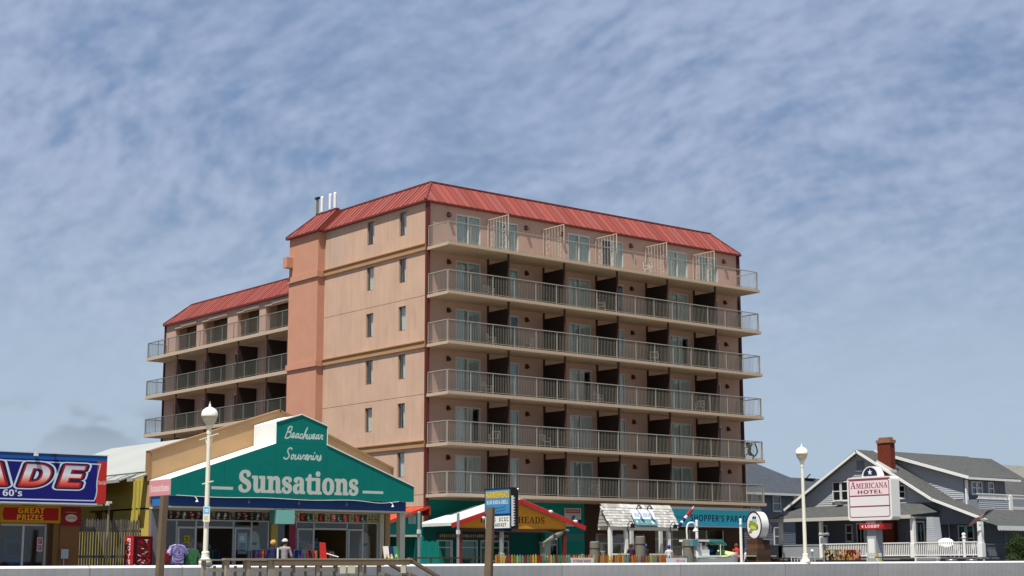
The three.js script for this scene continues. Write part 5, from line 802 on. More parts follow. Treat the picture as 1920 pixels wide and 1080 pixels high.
  const fc = [[S(170, 46, 52), 0.62, 0.9], [S(226, 224, 226), 0.5, 0.62], [S(40, 52, 110), 0.38, 0.5], [S(222, 220, 224), 0.3, 0.38], [S(38, 48, 104), 0.14, 0.3]]; for (const [c, a, b] of fc) part(f, 'flag_cloth', bar([mix(66.0, 67, a), mix(2.8, 4.12, a) - 0.04, mix(-65.9, -65.4, a)], [mix(66.0, 67, b), mix(2.8, 4.12, b) - 0.04, mix(-65.9, -65.4, b)], 0.11, 0.085, 9), mat(c, 0.9, { map: T.cloth }));
}
// shop sign under the balcony
{
  const t = thing('long_shop_sign', 'long teal shop sign with dark capitals under the hotel balcony', 'sign', [71, 3.05, -67.9]);
  part(t, 'sign_face', panel('z', -67.84, 66.0, 75.6, 3.07, 4.06, 0.04), print(2048, 212, (g, W, H) => { g.fillStyle = '#2a8a98'; g.fillRect(0, 0, W, H); g.fillStyle = '#2f8fae'; g.fillRect(0, H * 0.6, W, H * 0.4); const q = rng(12); for (let k = 0; k < 160; k++) { g.fillStyle = `rgba(${q() < 0.5 ? '20,80,90' : '80,170,180'},0.06)`; g.fillRect(q() * W, q() * H, 10 + q() * 160, 3 + q() * 20); } g.fillStyle = '#0c2c48'; const k = W / 9.6; fitText(g, "SHOPPER'S PARADISE", (69.15 - 66) * k, 150, 5.9 * k, 86, 'sans-serif'); g.fillStyle = '#134a86'; fitText(g, 'BEACH', (67.8 - 66) * k, 122, 0.9 * k, 34, 'sans-serif'); }));
  part(t, 'sign_box', merge(box(66.0, 75.6, 3.07, 4.06, -68.4, -67.882), box(66.0, 75.6, 3.02, 3.068, -68.4, -67.82)), M.steel);
  part(t, 'sign_head', box(66.0, 75.6, 4.062, 4.22, -68.4, -67.9), M.steel);
}
// boat used as patio decoration
{
  const t = thing('patio_boat', 'small white boat with teal canopy standing on the restaurant patio', 'boat', [63.2, 0.15, -60.6]), z = -60.6;
  const hull = []; const sec = (x, w, y0, y1) => [[x, y0, z], [x, y0 + 0.15, z + w * 0.7], [x, y1, z + w], [x, y1, z - w], [x, y0 + 0.15, z - w * 0.7]];
  const ss = [sec(61.5, 0.75, 0.35, 1.08), sec(62.6, 0.82, 0.32, 1.08), sec(63.8, 0.75, 0.35, 1.14), sec(64.8, 0.42, 0.5, 1.32), sec(65.4, 0.05, 0.75, 1.4)];
  for (let k = 0; k < 4; k++) for (let j = 0; j < 5; j++) { const n = (j + 1) % 5; if (j !== 2) hull.push(plate([ss[k][j], ss[k + 1][j], ss[k + 1][n], ss[k][n]], 0.03)); } hull.push(plate(ss[0], 0.03));
  part(t, 'hull', merge(hull), mat(S(232, 234, 232), 0.35)); part(t, 'deck', plate([[63.4, 1.16, z + 0.74], [64.8, 1.24, z + 0.42], [65.35, 1.4, z], [64.8, 1.52, z - 0.4], [63.4, 1.62, z - 0.7]], 0.04), mat(S(200, 200, 140), 0.5));
  part(t, 'gunwale', merge(beam([61.5, 1.09, z + 0.77], [63.8, 1.15, z + 0.77], 0.05, 0.06), beam([63.8, 1.15, z + 0.77], [65.4, 1.41, z + 0.05], 0.05, 0.06)), mat(S(120, 150, 130), 0.5));
  part(t, 'cabin', merge(box(61.7, 62.5, 1.0, 1.55, z - 0.5, z + 0.68), box(61.6, 63.3, 0.9, 1.25, z + 0.1, z + 0.74), box(62.0, 62.12, 1.55, 1.9, z - 0.5, z - 0.4), box(62.0, 62.12, 1.55, 1.9, z + 0.4, z + 0.5)), M.white);
  part(t, 'seat', merge(new THREE.SphereGeometry(0.2, 12, 8).scale(1.2, 0.8, 1).translate(62.0, 1.62, z + 0.3), new THREE.SphereGeometry(0.2, 12, 8).scale(1.2, 0.8, 1).translate(62.5, 1.62, z + 0.3)), M.cream);
  part(t, 'canopy', merge(box(61.5, 62.6, 1.98, 2.08, z - 0.6, z + 0.6), new THREE.SphereGeometry(0.12, 10, 8).translate(61.55, 1.9, z + 0.5)), M.white); part(t, 'canopy', plate([[62.602, 2.06, z + 0.6], [63.6, 2.06, z + 0.6], [64.0, 1.85, z + 0.55], [64.0, 1.85, z - 0.55], [63.6, 2.06, z - 0.6], [62.602, 2.06, z - 0.6]], 0.07), mat(S(66, 168, 164), 0.5), undefined, 'teal canopy half');
  for (const [x, s] of [[61.7, 1], [61.7, -1], [63.5, 1], [63.5, -1]]) part(t, 'canopy_post', bar([x, 1.2, z + s * 0.55], [x, 1.98, z + s * 0.55], 0.025), M.white);
  part(t, 'windscreen', plate([[63.2, 1.25, z + 0.5], [63.2, 1.25, z - 0.5], [63.5, 1.8, z - 0.45], [63.5, 1.8, z + 0.45]], 0.01), M.darkGlass); part(t, 'cushion', new THREE.SphereGeometry(0.17, 12, 8).translate(64.0, 1.45, z + 0.2), mat(S(110, 210, 90), 0.7)); part(t, 'cushion', new THREE.SphereGeometry(0.22, 12, 8).scale(1.3, 0.8, 1).translate(63.3, 1.5, z), mat(S(40, 70, 150), 0.7));
  for (const x of [62.0, 64.2]) part(t, 'cradle', box(x - 0.08, x + 0.08, 0.15, 0.5, z - 0.5, z + 0.5), M.woodDark);
  for (const [x, h, l] of [[61.65, 3.12, 'white pole at the stern of the patio boat'], [65.1, 3.25, 'white pole at the bow of the patio boat']]) { const p = thing('white_pole', l, 'pole', [x, 0, -60]); part(p, 'shaft', lathe([[0.085, 0.1], [0.075, h - 0.04], [0.06, h], [0.001, h]], 12), M.white, [x, 0, -60]); part(p, 'collar', lathe([[0.09, h - 0.4], [0.1, h - 0.38], [0.09, h - 0.34]], 12), M.steel, [x, 0, -60]); part(p, 'foot', cbox(0.3, 0.1, 0.3, x, 0.05, -60), M.concrete); }
  for (const [x, w] of [[65.9, 1.1], [67.3, 1.0]]) { const b = thing('patio_table', w > 1.05 ? 'patio table beside the bow of the boat' : 'patio table beside the brown pedestal of the round sign', 'table', [x, 0.15, -60.2]); part(b, 'table_top', cbox(w, 0.05, 0.7, x, 1.22, -60.2), M.cream); for (const s of [-1, 1]) part(b, 'leg', bar([x + s * w * 0.42, 0.15, -60.2], [x + s * w * 0.42, 1.19, -60.2], 0.03), M.steel); }
}
// round sign on a plank pedestal
{
  const c = [66.4, 2.9, -60.2], t = thing('round_sign', 'white oval box sign with a green crocodile on a plank pedestal', 'sign', [66.6, 0, -60.2]);
  const d = new THREE.CylinderGeometry(0.5, 0.5, 0.62, 40); d.rotateZ(Math.PI / 2); d.scale(1, 1.52, 1.08); part(t, 'drum', d, M.white, [c[0] + 0.32, c[1], c[2]]);
  const rim = new THREE.TorusGeometry(0.5, 0.03, 8, 48); rim.rotateY(Math.PI / 2); rim.scale(1, 1.52, 1.08); part(t, 'rim', rim, mat(S(70, 34, 34), 0.6), [c[0], c[1], c[2]]);
  const f = new THREE.CircleGeometry(0.5, 48); f.rotateY(-Math.PI / 2); f.scale(1, 1.52, 1.08);
  part(t, 'sign_face', f, print(256, 256, (g, W, H) => { g.fillStyle = '#e9edf0'; g.fillRect(0, 0, W, H); g.strokeStyle = '#d79aa6'; g.lineWidth = 5; g.beginPath(); g.arc(128, 128, 118, 0, 7); g.stroke(); g.translate(128, 128); g.scale(1.14, 1.14); g.translate(-134, -134);
    g.fillStyle = '#8f9a34'; g.beginPath(); g.moveTo(50, 128); g.bezierCurveTo(60, 92, 150, 84, 176, 120); g.bezierCurveTo(214, 140, 206, 176, 166, 176); g.bezierCurveTo(120, 170, 100, 190, 60, 200); g.bezierCurveTo(40, 196, 60, 160, 92, 156); g.bezierCurveTo(60, 156, 44, 146, 50, 128); g.fill();
    g.fillStyle = '#c6c46a'; g.beginPath(); g.ellipse(120, 150, 44, 14, 0.2, 0, 7); g.fill(); g.fillStyle = '#5f6a22'; for (let k = 0; k < 7; k++) { g.beginPath(); g.moveTo(64 + k * 17, 104 - k % 2 * 4); g.lineTo(72 + k * 17, 90); g.lineTo(80 + k * 17, 106); g.fill(); }
    g.fillStyle = '#a9c6c0'; g.beginPath(); g.ellipse(140, 82, 34, 26, 0, 0, 7); g.fill(); g.fillStyle = '#1e2a2c'; g.beginPath(); g.ellipse(128, 72, 15, 11, 0, 0, 7); g.ellipse(158, 72, 14, 11, 0, 0, 7); g.fill(); g.fillStyle = '#3e4a18'; g.fillRect(60, 190, 40, 8); g.fillRect(184, 140, 10, 30); }), [c[0] - 0.004, c[1], c[2]]);
  for (let k = 0; k < 7; k++) part(t, 'pedestal_plank', box(-0.55 + (k > 4 ? 0.05 : 0), 0.55 - (k > 4 ? 0.05 : 0), 0, 0.285, -0.4, 0.4), [M.brown, M.woodDark, mat(S(112, 78, 58), 0.85, { map: T.wood })][k % 3], [66.7, 0.1 + k * 0.295, -60.2]);
  part(t, 'neon_tray', box(66.6, 67.3, 2.1, 2.16, -60.0, -59.7), M.steel);
}

// ---------------------------------------------------------------- grey gabled house
// lapped boards on a wall facing -x (a = z) or +z (a = x); span(y) gives the board's ends
function siding(axis, at, y0, y1, span, holes = [], pitch = 0.125) {
  const g = [];
  for (let y = y0; y < y1 - 0.01; y += pitch) {
    const h = Math.min(pitch, y1 - y), s = span(y + h * 0.5); if (!s || s[1] - s[0] < 0.05) continue;
    let runs = [s]; for (const [a, b, c, d] of holes) if (y + h > c && y < d) runs = runs.flatMap(([p, q]) => [[p, Math.min(q, a)], [Math.max(p, b), q]].filter(([m, n]) => n - m > 0.02));
    for (const [p, q] of runs) g.push(axis === 'x' ? plate([[at - 0.028, y, p], [at - 0.028, y, q], [at - 0.004, y + h, q], [at - 0.004, y + h, p]], 0.01) : plate([[p, y, at + 0.028], [q, y, at + 0.028], [q, y + h, at + 0.004], [p, y + h, at + 0.004]], 0.01), axis === 'x' ? box(at - 0.028, at, y - 0.006, y, p, q) : box(p, q, y - 0.006, y, at, at + 0.028));
  }
  return merge(g);
}
const stuff = (m) => { m.userData.kind = 'stuff'; return m; };
function sash(parent, axis, at, a0, a1, b0, b1, glass = M.darkGlass, cross = true) { // framed sash window set on a wall
  const P = (p, q, c, d, o0, o1) => axis === 'x' ? box(at - o1, at - o0, c, d, p, q) : box(p, q, c, d, at + o0, at + o1), w = 0.07;
  const f = part(parent, 'window', merge(P(a0, a0 + w, b0, b1, 0, 0.07), P(a1 - w, a1, b0, b1, 0, 0.07), P(a0 + w, a1 - w, b1 - w, b1, 0, 0.069), P(a0 + w, a1 - w, b0, b0 + w, 0, 0.069), cross ? P(a0 + w, a1 - w, (b0 + b1) / 2 - 0.03, (b0 + b1) / 2 + 0.03, 0, 0.05) : P(a0 + w, a1 - w, b1 - w - 0.02, b1 - w, 0, 0.05), P(a0 - 0.05, a1 + 0.05, b0 - 0.05, b0 - 0.002, 0, 0.1)), M.whitePaint);
  part(f, 'pane', P(a0 + w, a1 - w, b0 + w, b1 - w, 0.012, 0.02), glass); return f;
}
const house = thing('gabled_house', 'grey clapboard house with wide gable, brick chimney and white porch railing', 'house', [82, 0, -63]);
{
  const X = 82.42, RZ = -65.3, RYh = 8.09, s = 0.58;
  part(house, 'wall_core', wall('x', X + 0.01, [[-71.0, 0], [-59.6, 0], [-59.6, 4.6], [-65.3, 7.92], [-71.0, 4.6]], 0.25), M.sidingDark);
  const gw = [[-67.68, -66.3, 4.85, 6.15], [-62.55, -61.8, 4.85, 5.7]];
  stuff(part(house, 'gable_siding', siding('x', X, 4.55, 7.86, (y) => [Math.max(-71, -65.3 - (7.95 - y) / s), Math.min(-59.6, -65.3 + (7.95 - y) / s)], gw), M.siding));
  stuff(part(house, 'porch_siding', siding('x', X, 1.15, 4.5, () => [-71, -59.6], [], 0.125), M.sidingBlue));
  for (const [a, b] of [[-67.68, -67.0], [-66.98, -66.3]]) sash(house, 'x', X, a, b, 4.85, 6.12); sash(house, 'x', X, -62.5, -61.85, 4.85, 5.68);
  for (const [a, b, c, d] of [[-68.75, -68.2, 2.2, 3.32], [-66.7, -66.12, 2.2, 3.32]]) sash(house, 'x', X - 0.03, a, b, c, d);
  for (const [a, b] of [[-65.8, -65.15], [-65.13, -64.5], [-61.1, -60.5]]) { const f = sash(house, 'x', X - 0.03, a, b, 1.15, 3.4, M.darkGlass, false); f.name = 'french_door'; part(f, 'glazing_bar', merge(box(X - 0.07, X - 0.04, 1.3, 3.2, (a + b) / 2 - 0.02, (a + b) / 2 + 0.02)), M.whitePaint); }
  for (const [a, b] of [[-62.0, -61.2], [-60.4, -59.75]]) part(house, 'shutter', box(X - 0.07, X - 0.03, 1.2, 3.3, a, b), M.sidingBlue);
  part(house, 'gable_vent', merge(box(X - 0.06, X, 6.75, 7.4, -65.6, -65.0), box(X - 0.1, X, 6.68, 6.748, -65.7, -64.9)), M.sidingDark);
  part(house, 'air_conditioner', box(X - 0.35, X - 0.03, 4.58, 4.84, -67.3, -66.8), M.steel);
  // roofs
  const RX0 = 81.98, RX1 = 97, R = (x, z) => z < RZ ? RYh - s * (RZ - z) : z < -59.6 ? RYh - s * (z - RZ) : 4.784 - 0.355 * (z + 59.6);
  const roof = part(house, 'front_roof', merge(plate([[RX0, R(0, -59.6), -59.6], [RX1, R(0, -59.6), -59.6], [RX1, RYh, RZ], [RX0, RYh, RZ]], 0.14), plate([[RX0, R(0, -55.4), -55.4], [RX1, R(0, -55.4), -55.4], [RX1, R(0, -59.6) - 0.004, -59.6], [RX0, R(0, -59.6) - 0.004, -59.6]], 0.14)), M.shingles);
  part(house, 'rear_roof', plate([[RX1, R(0, -71.5), -71.5], [RX0, R(0, -71.5), -71.5], [RX0, RYh - 0.003, RZ], [RX1, RYh - 0.003, RZ]], 0.14), M.shingles);
  const rk = (z0, z1, d, w) => beam([RX0 - 0.03, R(0, z0) - d, z0], [RX0 - 0.03, R(0, z1) - d, z1], w, w === 0.05 ? 0.16 : 0.09);
  part(roof, 'rake_board', merge(rk(-71.55, -65.25, 0.1, 0.05), rk(-65.3, -59.6, 0.1, 0.05), rk(-59.62, -55.35, 0.1, 0.05)), M.white);
  part(roof, 'rake_soffit', merge(...[[-71.5, -65.3], [-65.3, -59.6], [-59.6, -55.4]].map(([a, b]) => plate([[RX0, R(0, a) - 0.17, a], [X, R(0, a) - 0.17, a], [X, R(0, b) - 0.17, b], [RX0, R(0, b) - 0.17, b]], 0.02))), M.sidingBlue);
  part(roof, 'front_gutter', box(RX0, RX1, R(0, -55.4) - 0.18, R(0, -55.4) - 0.02, -55.398, -55.3), M.white);
  part(house, 'porch_gable', wall('x', X + 0.02, [[-59.59, 3.15], [-55.6, 3.15], [-55.6, 3.2], [-59.59, 4.6]], 0.12), M.sidingBlue);
  // chimney with cap and flashing
  const ch = part(house, 'chimney', box(82.0, 82.5, 1.15, 8.55, -63.6, -62.6), M.brick);
  part(ch, 'chimney_cap', merge(box(81.95, 82.55, 8.38, 8.58, -63.66, -62.54), box(82.04, 82.46, 8.582, 8.74, -63.52, -62.68)), mat(S(160, 120, 100), 0.9, { map: T.brick }));
  part(ch, 'flashing', merge(beam([81.985, R(0, -63.65) + 0.1, -63.7], [81.985, R(0, -62.55) + 0.1, -62.5], 0.03, 0.2), box(81.97, 82.53, R(0, -62.5) - 0.02, R(0, -62.5) + 0.22, -62.598, -62.56)), M.whitePaint);
  // dormer
  const dm = part(house, 'dormer_wall', wall('z', -58.62, rect(84.2, 88.4, 4.35, 6.05), 0.15), M.sidingBlue);
  part(dm, 'dormer_side', wall('x', 84.2, [[-64.9, 7.7], [-59.6, 4.6], [-58.78, 4.4], [-58.78, 6.1], [-64.0, 7.62]], 0.1), M.sidingDark);
  stuff(part(dm, 'dormer_side_siding', siding('x', 84.2, 4.5, 7.3, (y) => [y > 4.784 ? -65.3 + (8.04 - y) / 0.58 : -58.85, Math.min(-58.78, -58.15 - Math.max(0, y - 5.93) / 0.286)]), M.siding));
  const dr = part(house, 'dormer_roof', plate([[83.85, 6.08, -58.15], [89.4, 6.12, -58.15], [94.2, 8.14, -65.3], [83.85, 8.12, -65.3]], 0.12), M.shingles);
  part(dr, 'dormer_fascia', merge(beam([83.82, 6.02, -58.12], [83.82, 8.06, -65.3], 0.05, 0.18), box(83.85, 89.4, 5.92, 6.06, -58.14, -58.08), box(84.05, 84.25, 4.4, 5.92, -58.6, -58.5)), M.white);
  for (const [a, b] of [[84.7, 85.25], [85.3, 85.85], [86.5, 87.1]]) sash(house, 'z', -58.62, a, b, 5.05, 5.85);
  for (const [a, b] of [[84.3, 84.64], [85.9, 86.15], [86.2, 86.45], [87.2, 87.6]]) part(dm, 'shutter', box(a, b, 5.0, 5.88, -58.615, -58.57), M.sidingBlue);
  const bl = part(house, 'roof_balcony', box(84.1, 87.3, 4.0, 4.68, -58.45, -57.7), M.sidingDark);
  stuff(part(bl, 'balcony_siding', siding('z', -57.7, 4.08, 4.68, () => [84.1, 87.3]), M.siding));
  { const g = [box(84.0, 90.5, 5.0, 5.06, -57.74, -57.66), box(84.0, 87.3, 4.7, 4.75, -57.74, -57.66)]; for (let x = 84.1; x < 87.2; x += 0.13) g.push(box(x, x + 0.06, 4.752, 4.998, -57.72, -57.68)); part(bl, 'balcony_rail', merge(g), M.white); }
  part(bl, 'balcony_post', box(87.3, 87.62, 3.95, 5.0, -57.9, -57.6), M.white); part(bl, 'balcony_screen', merge(box(87.7, 90.5, 4.0, 4.06, -57.74, -57.68), box(89.2, 89.26, 4.06, 5.0, -57.74, -57.68), box(87.64, 91, 4.1, 4.9, -57.8, -57.79)), M.whitePaint);
  // side porch along the gable
  part(house, 'porch_floor', box(79.9, X - 0.03, 1.02, 1.15, -72, -54.8), mat(S(120, 122, 124), 0.85)); part(house, 'porch_skirt', box(79.98, 80.02, 0, 1.018, -72, -54.8), mat(S(90, 94, 100), 0.9));
  const pr = part(house, 'porch_roof', merge(plate([[79.8, 3.74, -70.9], [79.8, 3.7, -59.6], [X - 0.035, 4.52, -60.6], [X - 0.035, 4.55, -70.2]], 0.08), plate([[79.8, 3.7, -59.6], [X - 0.035, 3.95, -59.3], [X - 0.035, 4.52, -60.6]], 0.06), plate([[X - 0.035, 4.55, -70.2], [X - 0.035, 3.9, -71.6], [79.8, 3.74, -70.9]], 0.06)), M.shingles);
  part(pr, 'porch_fascia', merge(box(79.76, 79.84, 3.5, 3.72, -70.9, -59.6), box(79.9, X - 0.04, 3.5, 3.62, -59.7, -59.6)), mat(S(190, 190, 180), 0.7));
  part(pr, 'porch_bracket', tube([[79.9, 2.9, -71.0], [79.95, 3.3, -71.0], [79.9, 3.5, -71.5], [79.8, 3.45, -71.9]], 0.05), M.whitePaint);
  for (const [z, w, h] of [[-70.3, 0.22, 3.5], [-66.9, 0.2, 3.5], [-59.75, 0.24, 3.5], [-54.98, 0.26, 3.2]]) part(house, 'porch_column', merge(box(80.05, 80.05 + w, 1.15, h, z - w / 2, z + w / 2), box(80.01, 80.09 + w, 1.15, 1.95, z - w / 2 - 0.04, z + w / 2 + 0.04)), M.white);
  stuff(part(house, 'corner_pier', merge(siding('x', 80.3, 1.15, 3.55, (y) => [-58.95 + (y - 1.15) * 0.06, -58.1 - (y - 1.15) * 0.1]), plate([[80.31, 1.15, -58.95], [80.31, 1.15, -58.1], [80.31, 3.55, -58.34], [80.31, 3.55, -58.8]], 0.6)), M.siding));
  const rl = (z0, z1) => { const g = [box(79.98, 80.08, 2.0, 2.06, z0, z1), box(79.99, 80.07, 1.24, 1.3, z0, z1)]; for (let z = z0 + 0.08; z < z1 - 0.04; z += 0.135) g.push(box(80.01, 80.05, 1.3, 2.0, z, z + 0.055)); return merge(g); };
  for (const [a, b] of [[-66.78, -59.9], [-59.6, -56.15], [-55.95, -55.15]]) part(house, 'porch_railing', rl(a, b), M.white);
  part(house, 'porch_railing', merge(box(79.98, 80.08, 1.95, 2.03, -71.8, -67.0), box(80.01, 80.05, 1.15, 1.95, -71.8, -67.0)), mat(S(150, 154, 158), 0.8));
  part(house, 'newel_post', lathe([[0.1, 1.15], [0.1, 2.25], [0.13, 2.27], [0.13, 2.32], [0.06, 2.35], [0.12, 2.44], [0.1, 2.54], [0.001, 2.58]], 14), M.white, [80.03, 0, -56.05]);
  // rear of the front porch
  part(house, 'porch_wall', box(82.45, 83.6, 1.15, 4.2, -59.75, -59.62), M.sidingBlue);
  part(house, 'porch_wall', box(83.6, 83.7, 1.15, 3.4, -59.59, -55.6), M.sidingBlue); sash(house, 'x', 83.58, -58.9, -58.35, 1.5, 3.1); sash(house, 'x', 83.58, -58.3, -57.75, 1.5, 3.1);
  part(house, 'porch_wall', box(83.7, 96, 0, 3.3, -57.2, -57.1), M.sidingBlue);
  sash(house, 'z', -57.08, 84.2, 84.7, 1.8, 2.7); sash(house, 'z', -57.08, 84.95, 85.45, 1.8, 2.7);
  { const g = []; for (let x = 80.4; x < 84; x += 0.14) g.push(box(x, x + 0.06, 1.2, 1.85, -54.95, -54.9)); g.push(box(80.3, 84, 1.85, 1.92, -54.96, -54.88)); part(house, 'porch_railing', merge(g), M.sidingBlue); }
  // awning with scalloped edge
  const aw = part(house, 'awning', plate([[80.9, 2.95, -54.3], [90, 2.95, -54.3], [90, 3.35, -55.35], [80.9, 3.35, -55.35]], 0.02), mat(S(78, 82, 82), 0.9));
  const sc = []; for (let x = 80.9; x < 90; x += 0.28) { sc.push(plate([[x, 2.72, -54.28], [x + 0.08, 2.68, -54.28], [x + 0.2, 2.68, -54.28], [x + 0.28, 2.72, -54.28], [x + 0.28, 2.96, -54.3], [x, 2.96, -54.3]], 0.01)); } part(aw, 'valance', merge(sc), mat(S(206, 206, 204), 0.9));
}
plasticChair(80.75, 1.15, -56.9, 1.2, 'white plastic chair on the porch beside the tilted table'); plasticChair(80.7, 1.15, -55.6, 0.9, 'white plastic chair on the porch beside the newel post');
{ const t = thing('round_table', 'round white plastic table tilted against the porch railing', 'table', [80.5, 1.15, -57.6]), g = new THREE.CylinderGeometry(0.44, 0.44, 0.04, 28); g.rotateZ(0.62); g.rotateY(0.6); part(t, 'table_top', g, M.white, [80.55, 2.02, -57.7]); part(t, 'table_edge', new THREE.TorusGeometry(0.44, 0.03, 6, 32).rotateX(Math.PI / 2).rotateZ(0.62).rotateY(0.6), M.white, [80.55, 2.0, -57.7]); for (const s of [-0.2, 0.2]) part(t, 'leg', bar([80.75, 1.15, -57.7 + s], [80.6, 1.95, -57.7 + s], 0.02), M.white); }
{ // flag on the porch column
  const t = thing('porch_flag', 'small striped flag on a slanted pole at the porch column', 'flag', [80, 3, -54.9]); part(t, 'pole', bar([80.0, 3.1, -54.95], [79.7, 3.95, -53.7], 0.018), M.whitePaint);
  const g = new THREE.PlaneGeometry(1.5, 0.8, 20, 10), p = g.attributes.position; const m = print(256, 136, (c, W, H) => { for (let k = 0; k < 13; k++) { c.fillStyle = k % 2 ? '#e4dedd' : '#a8303c'; c.fillRect(0, k * H / 13, W, H / 13 + 1); } c.fillStyle = '#2a2f55'; c.fillRect(0, 0, 102, 74); c.fillStyle = '#dfe0e8'; for (let i = 0; i < 6; i++) for (let j = 0; j < 5; j++) c.fillRect(8 + i * 16, 8 + j * 14, 4, 4); }, { rough: 0.9 });
  for (let i = 0; i < p.count; i++) { const u = p.getX(i) / 1.5 + 0.5, v = p.getY(i) / 0.8 + 0.5, at = V([79.72, 3.88, -53.8]).lerp(V([79.88, 3.45, -54.4]), 1 - v); p.setXYZ(i, at.x - 0.05 * u + 0.05 * Math.sin(u * 9 + v * 2), at.y - 0.42 * u - 0.12 * u * u + 0.05 * Math.sin(u * 7), at.z - 1.1 * u + 0.1 * Math.sin(u * 5 + v)); } g.computeVertexNormals(); part(t, 'flag_cloth', g, m); }
plant('porch_bush', 'dark green rounded bush beside the house porch', 'bush', 81.9, 0.1, -53.4, 1.15, 1.25, 9000, S(58, 74, 40), 44, { leaf: 1.0 });
plant('porch_bush', 'small green shrub at the foot of the house porch', 'bush', 80.9, 0.1, -53.3, 0.6, 0.65, 2500, S(66, 82, 48), 45, { leaf: 0.9 });

// hotel sign on its pillar
{
  const x = 74.63, z0 = -60.2, z1 = -57.0, y0 = 3.27, y1 = 5.78, t = thing('hotel_sign', 'white box sign of the small hotel with maroon border and star on top', 'sign', [75, 0, -58.6]);
  const sh = new THREE.Shape(), r = 0.22; sh.moveTo(z0 + r, y0); sh.lineTo(z1 - r, y0); sh.quadraticCurveTo(z1, y0, z1, y0 + r); sh.lineTo(z1, y1 - r); sh.quadraticCurveTo(z1, y1, z1 - r, y1); sh.lineTo(z0 + r, y1); sh.quadraticCurveTo(z0, y1, z0, y1 - r); sh.lineTo(z0, y0 + r); sh.quadraticCurveTo(z0, y0, z0 + r, y0);
  const ex = (s, d, at) => { const g = new THREE.ExtrudeGeometry(s, { depth: d, bevelEnabled: false, curveSegments: 10 }); for (const k of ['position', 'normal']) { const p = g.attributes[k]; for (let i = 0; i < p.count; i++) p.setXYZ(i, p.getZ(i), p.getY(i), p.getX(i)); } for (const k of ['position', 'normal', 'uv']) { const n = g.attributes[k].itemSize, q = g.attributes[k].array; for (let i = 0; i < q.length / n; i += 3) for (let j = 0; j < n; j++) { const u = q[(i + 1) * n + j]; q[(i + 1) * n + j] = q[(i + 2) * n + j]; q[(i + 2) * n + j] = u; } } return g.translate(at, 0, 0); };
  part(t, 'sign_box', ex(sh, 0.74, x), M.white);
  const w = z1 - z0, h = y1 - y0, fg = ex(sh, 0.012, x - 0.014), uv = fg.attributes.uv, p = fg.attributes.position; for (let i = 0; i < p.count; i++) uv.setXY(i, (p.getZ(i) - z0) / w, (p.getY(i) - y0) / h);
  part(t, 'sign_face', fg, print(768, 602, (g, W, H) => {
    g.fillStyle = '#e9e6e6'; g.fillRect(0, 0, W, H); g.strokeStyle = '#8a4a58'; g.lineWidth = 14; g.beginPath(); g.roundRect(36, 44, W - 76, H - 90, 34); g.stroke(); g.fillStyle = '#8a4a58'; g.fillRect(20, 18, W - 40, 22);
    g.fillStyle = '#f0d9dc'; g.fillRect(46, 54, W - 96, 184); g.fillStyle = '#8a4a58'; g.fillRect(40, 250, W - 82, 20); g.fillRect(40, 398, W - 82, 20);
    g.fillStyle = '#7a2c3a'; fitText(g, 'A', 62, 158, 92, 100, 'serif'); fitText(g, 'MERICANA', 158, 158, 548, 76, 'serif'); fitText(g, 'HOTEL', 176, 234, 440, 54, 'sans-serif');
  }));
  const half = new THREE.Shape(); half.absarc(-58.55, y1, 0.62, 0, Math.PI, false); half.closePath(); const hg = ex(half, 0.5, x + 0.1); part(t, 'star_dome', hg, M.white);
  const in_ = new THREE.Shape(); in_.absarc(-58.55, y1 + 0.06, 0.5, 0, Math.PI, false); in_.closePath(); const df = part(t, 'dome_face', ex(in_, 0.012, x + 0.086), mat(S(38, 36, 74), 0.6));
  const st = new THREE.Shape(); for (let k = 0; k < 10; k++) { const a = Math.PI / 2 + k * Math.PI / 5, q = k % 2 ? 0.075 : 0.18; st[k ? 'lineTo' : 'moveTo'](-58.55 + q * Math.cos(a), y1 + 0.27 + q * Math.sin(a)); } part(df, 'star', ex(st, 0.012, x + 0.07), M.white);
  part(t, 'pillar', box(x + 0.05, x + 0.69, 0, y0 - 0.002, -58.95, -58.3), mat(S(180, 184, 190), 0.8, { map: T.streak })); part(t, 'pillar_panel', box(x + 0.02, x + 0.048, 0.5, 2.2, -58.85, -58.4), M.white);
  const lb = part(t, 'arrow_board', box(x - 0.1, x + 0.8, 2.76, 3.08, -59.35, -57.7), M.red); part(lb, 'arrow_face', panel('x', x - 0.112, -59.33, -57.72, 2.77, 3.07, 0.01), print(256, 48, (g) => { g.fillStyle = '#b02c34'; g.fillRect(0, 0, 256, 48); g.fillStyle = '#f4e2e2'; g.beginPath(); g.moveTo(20, 24); g.lineTo(44, 10); g.lineTo(44, 38); g.fill(); fitText(g, 'LOBBY', 62, 38, 170, 29, 'sans-serif'); }));
}
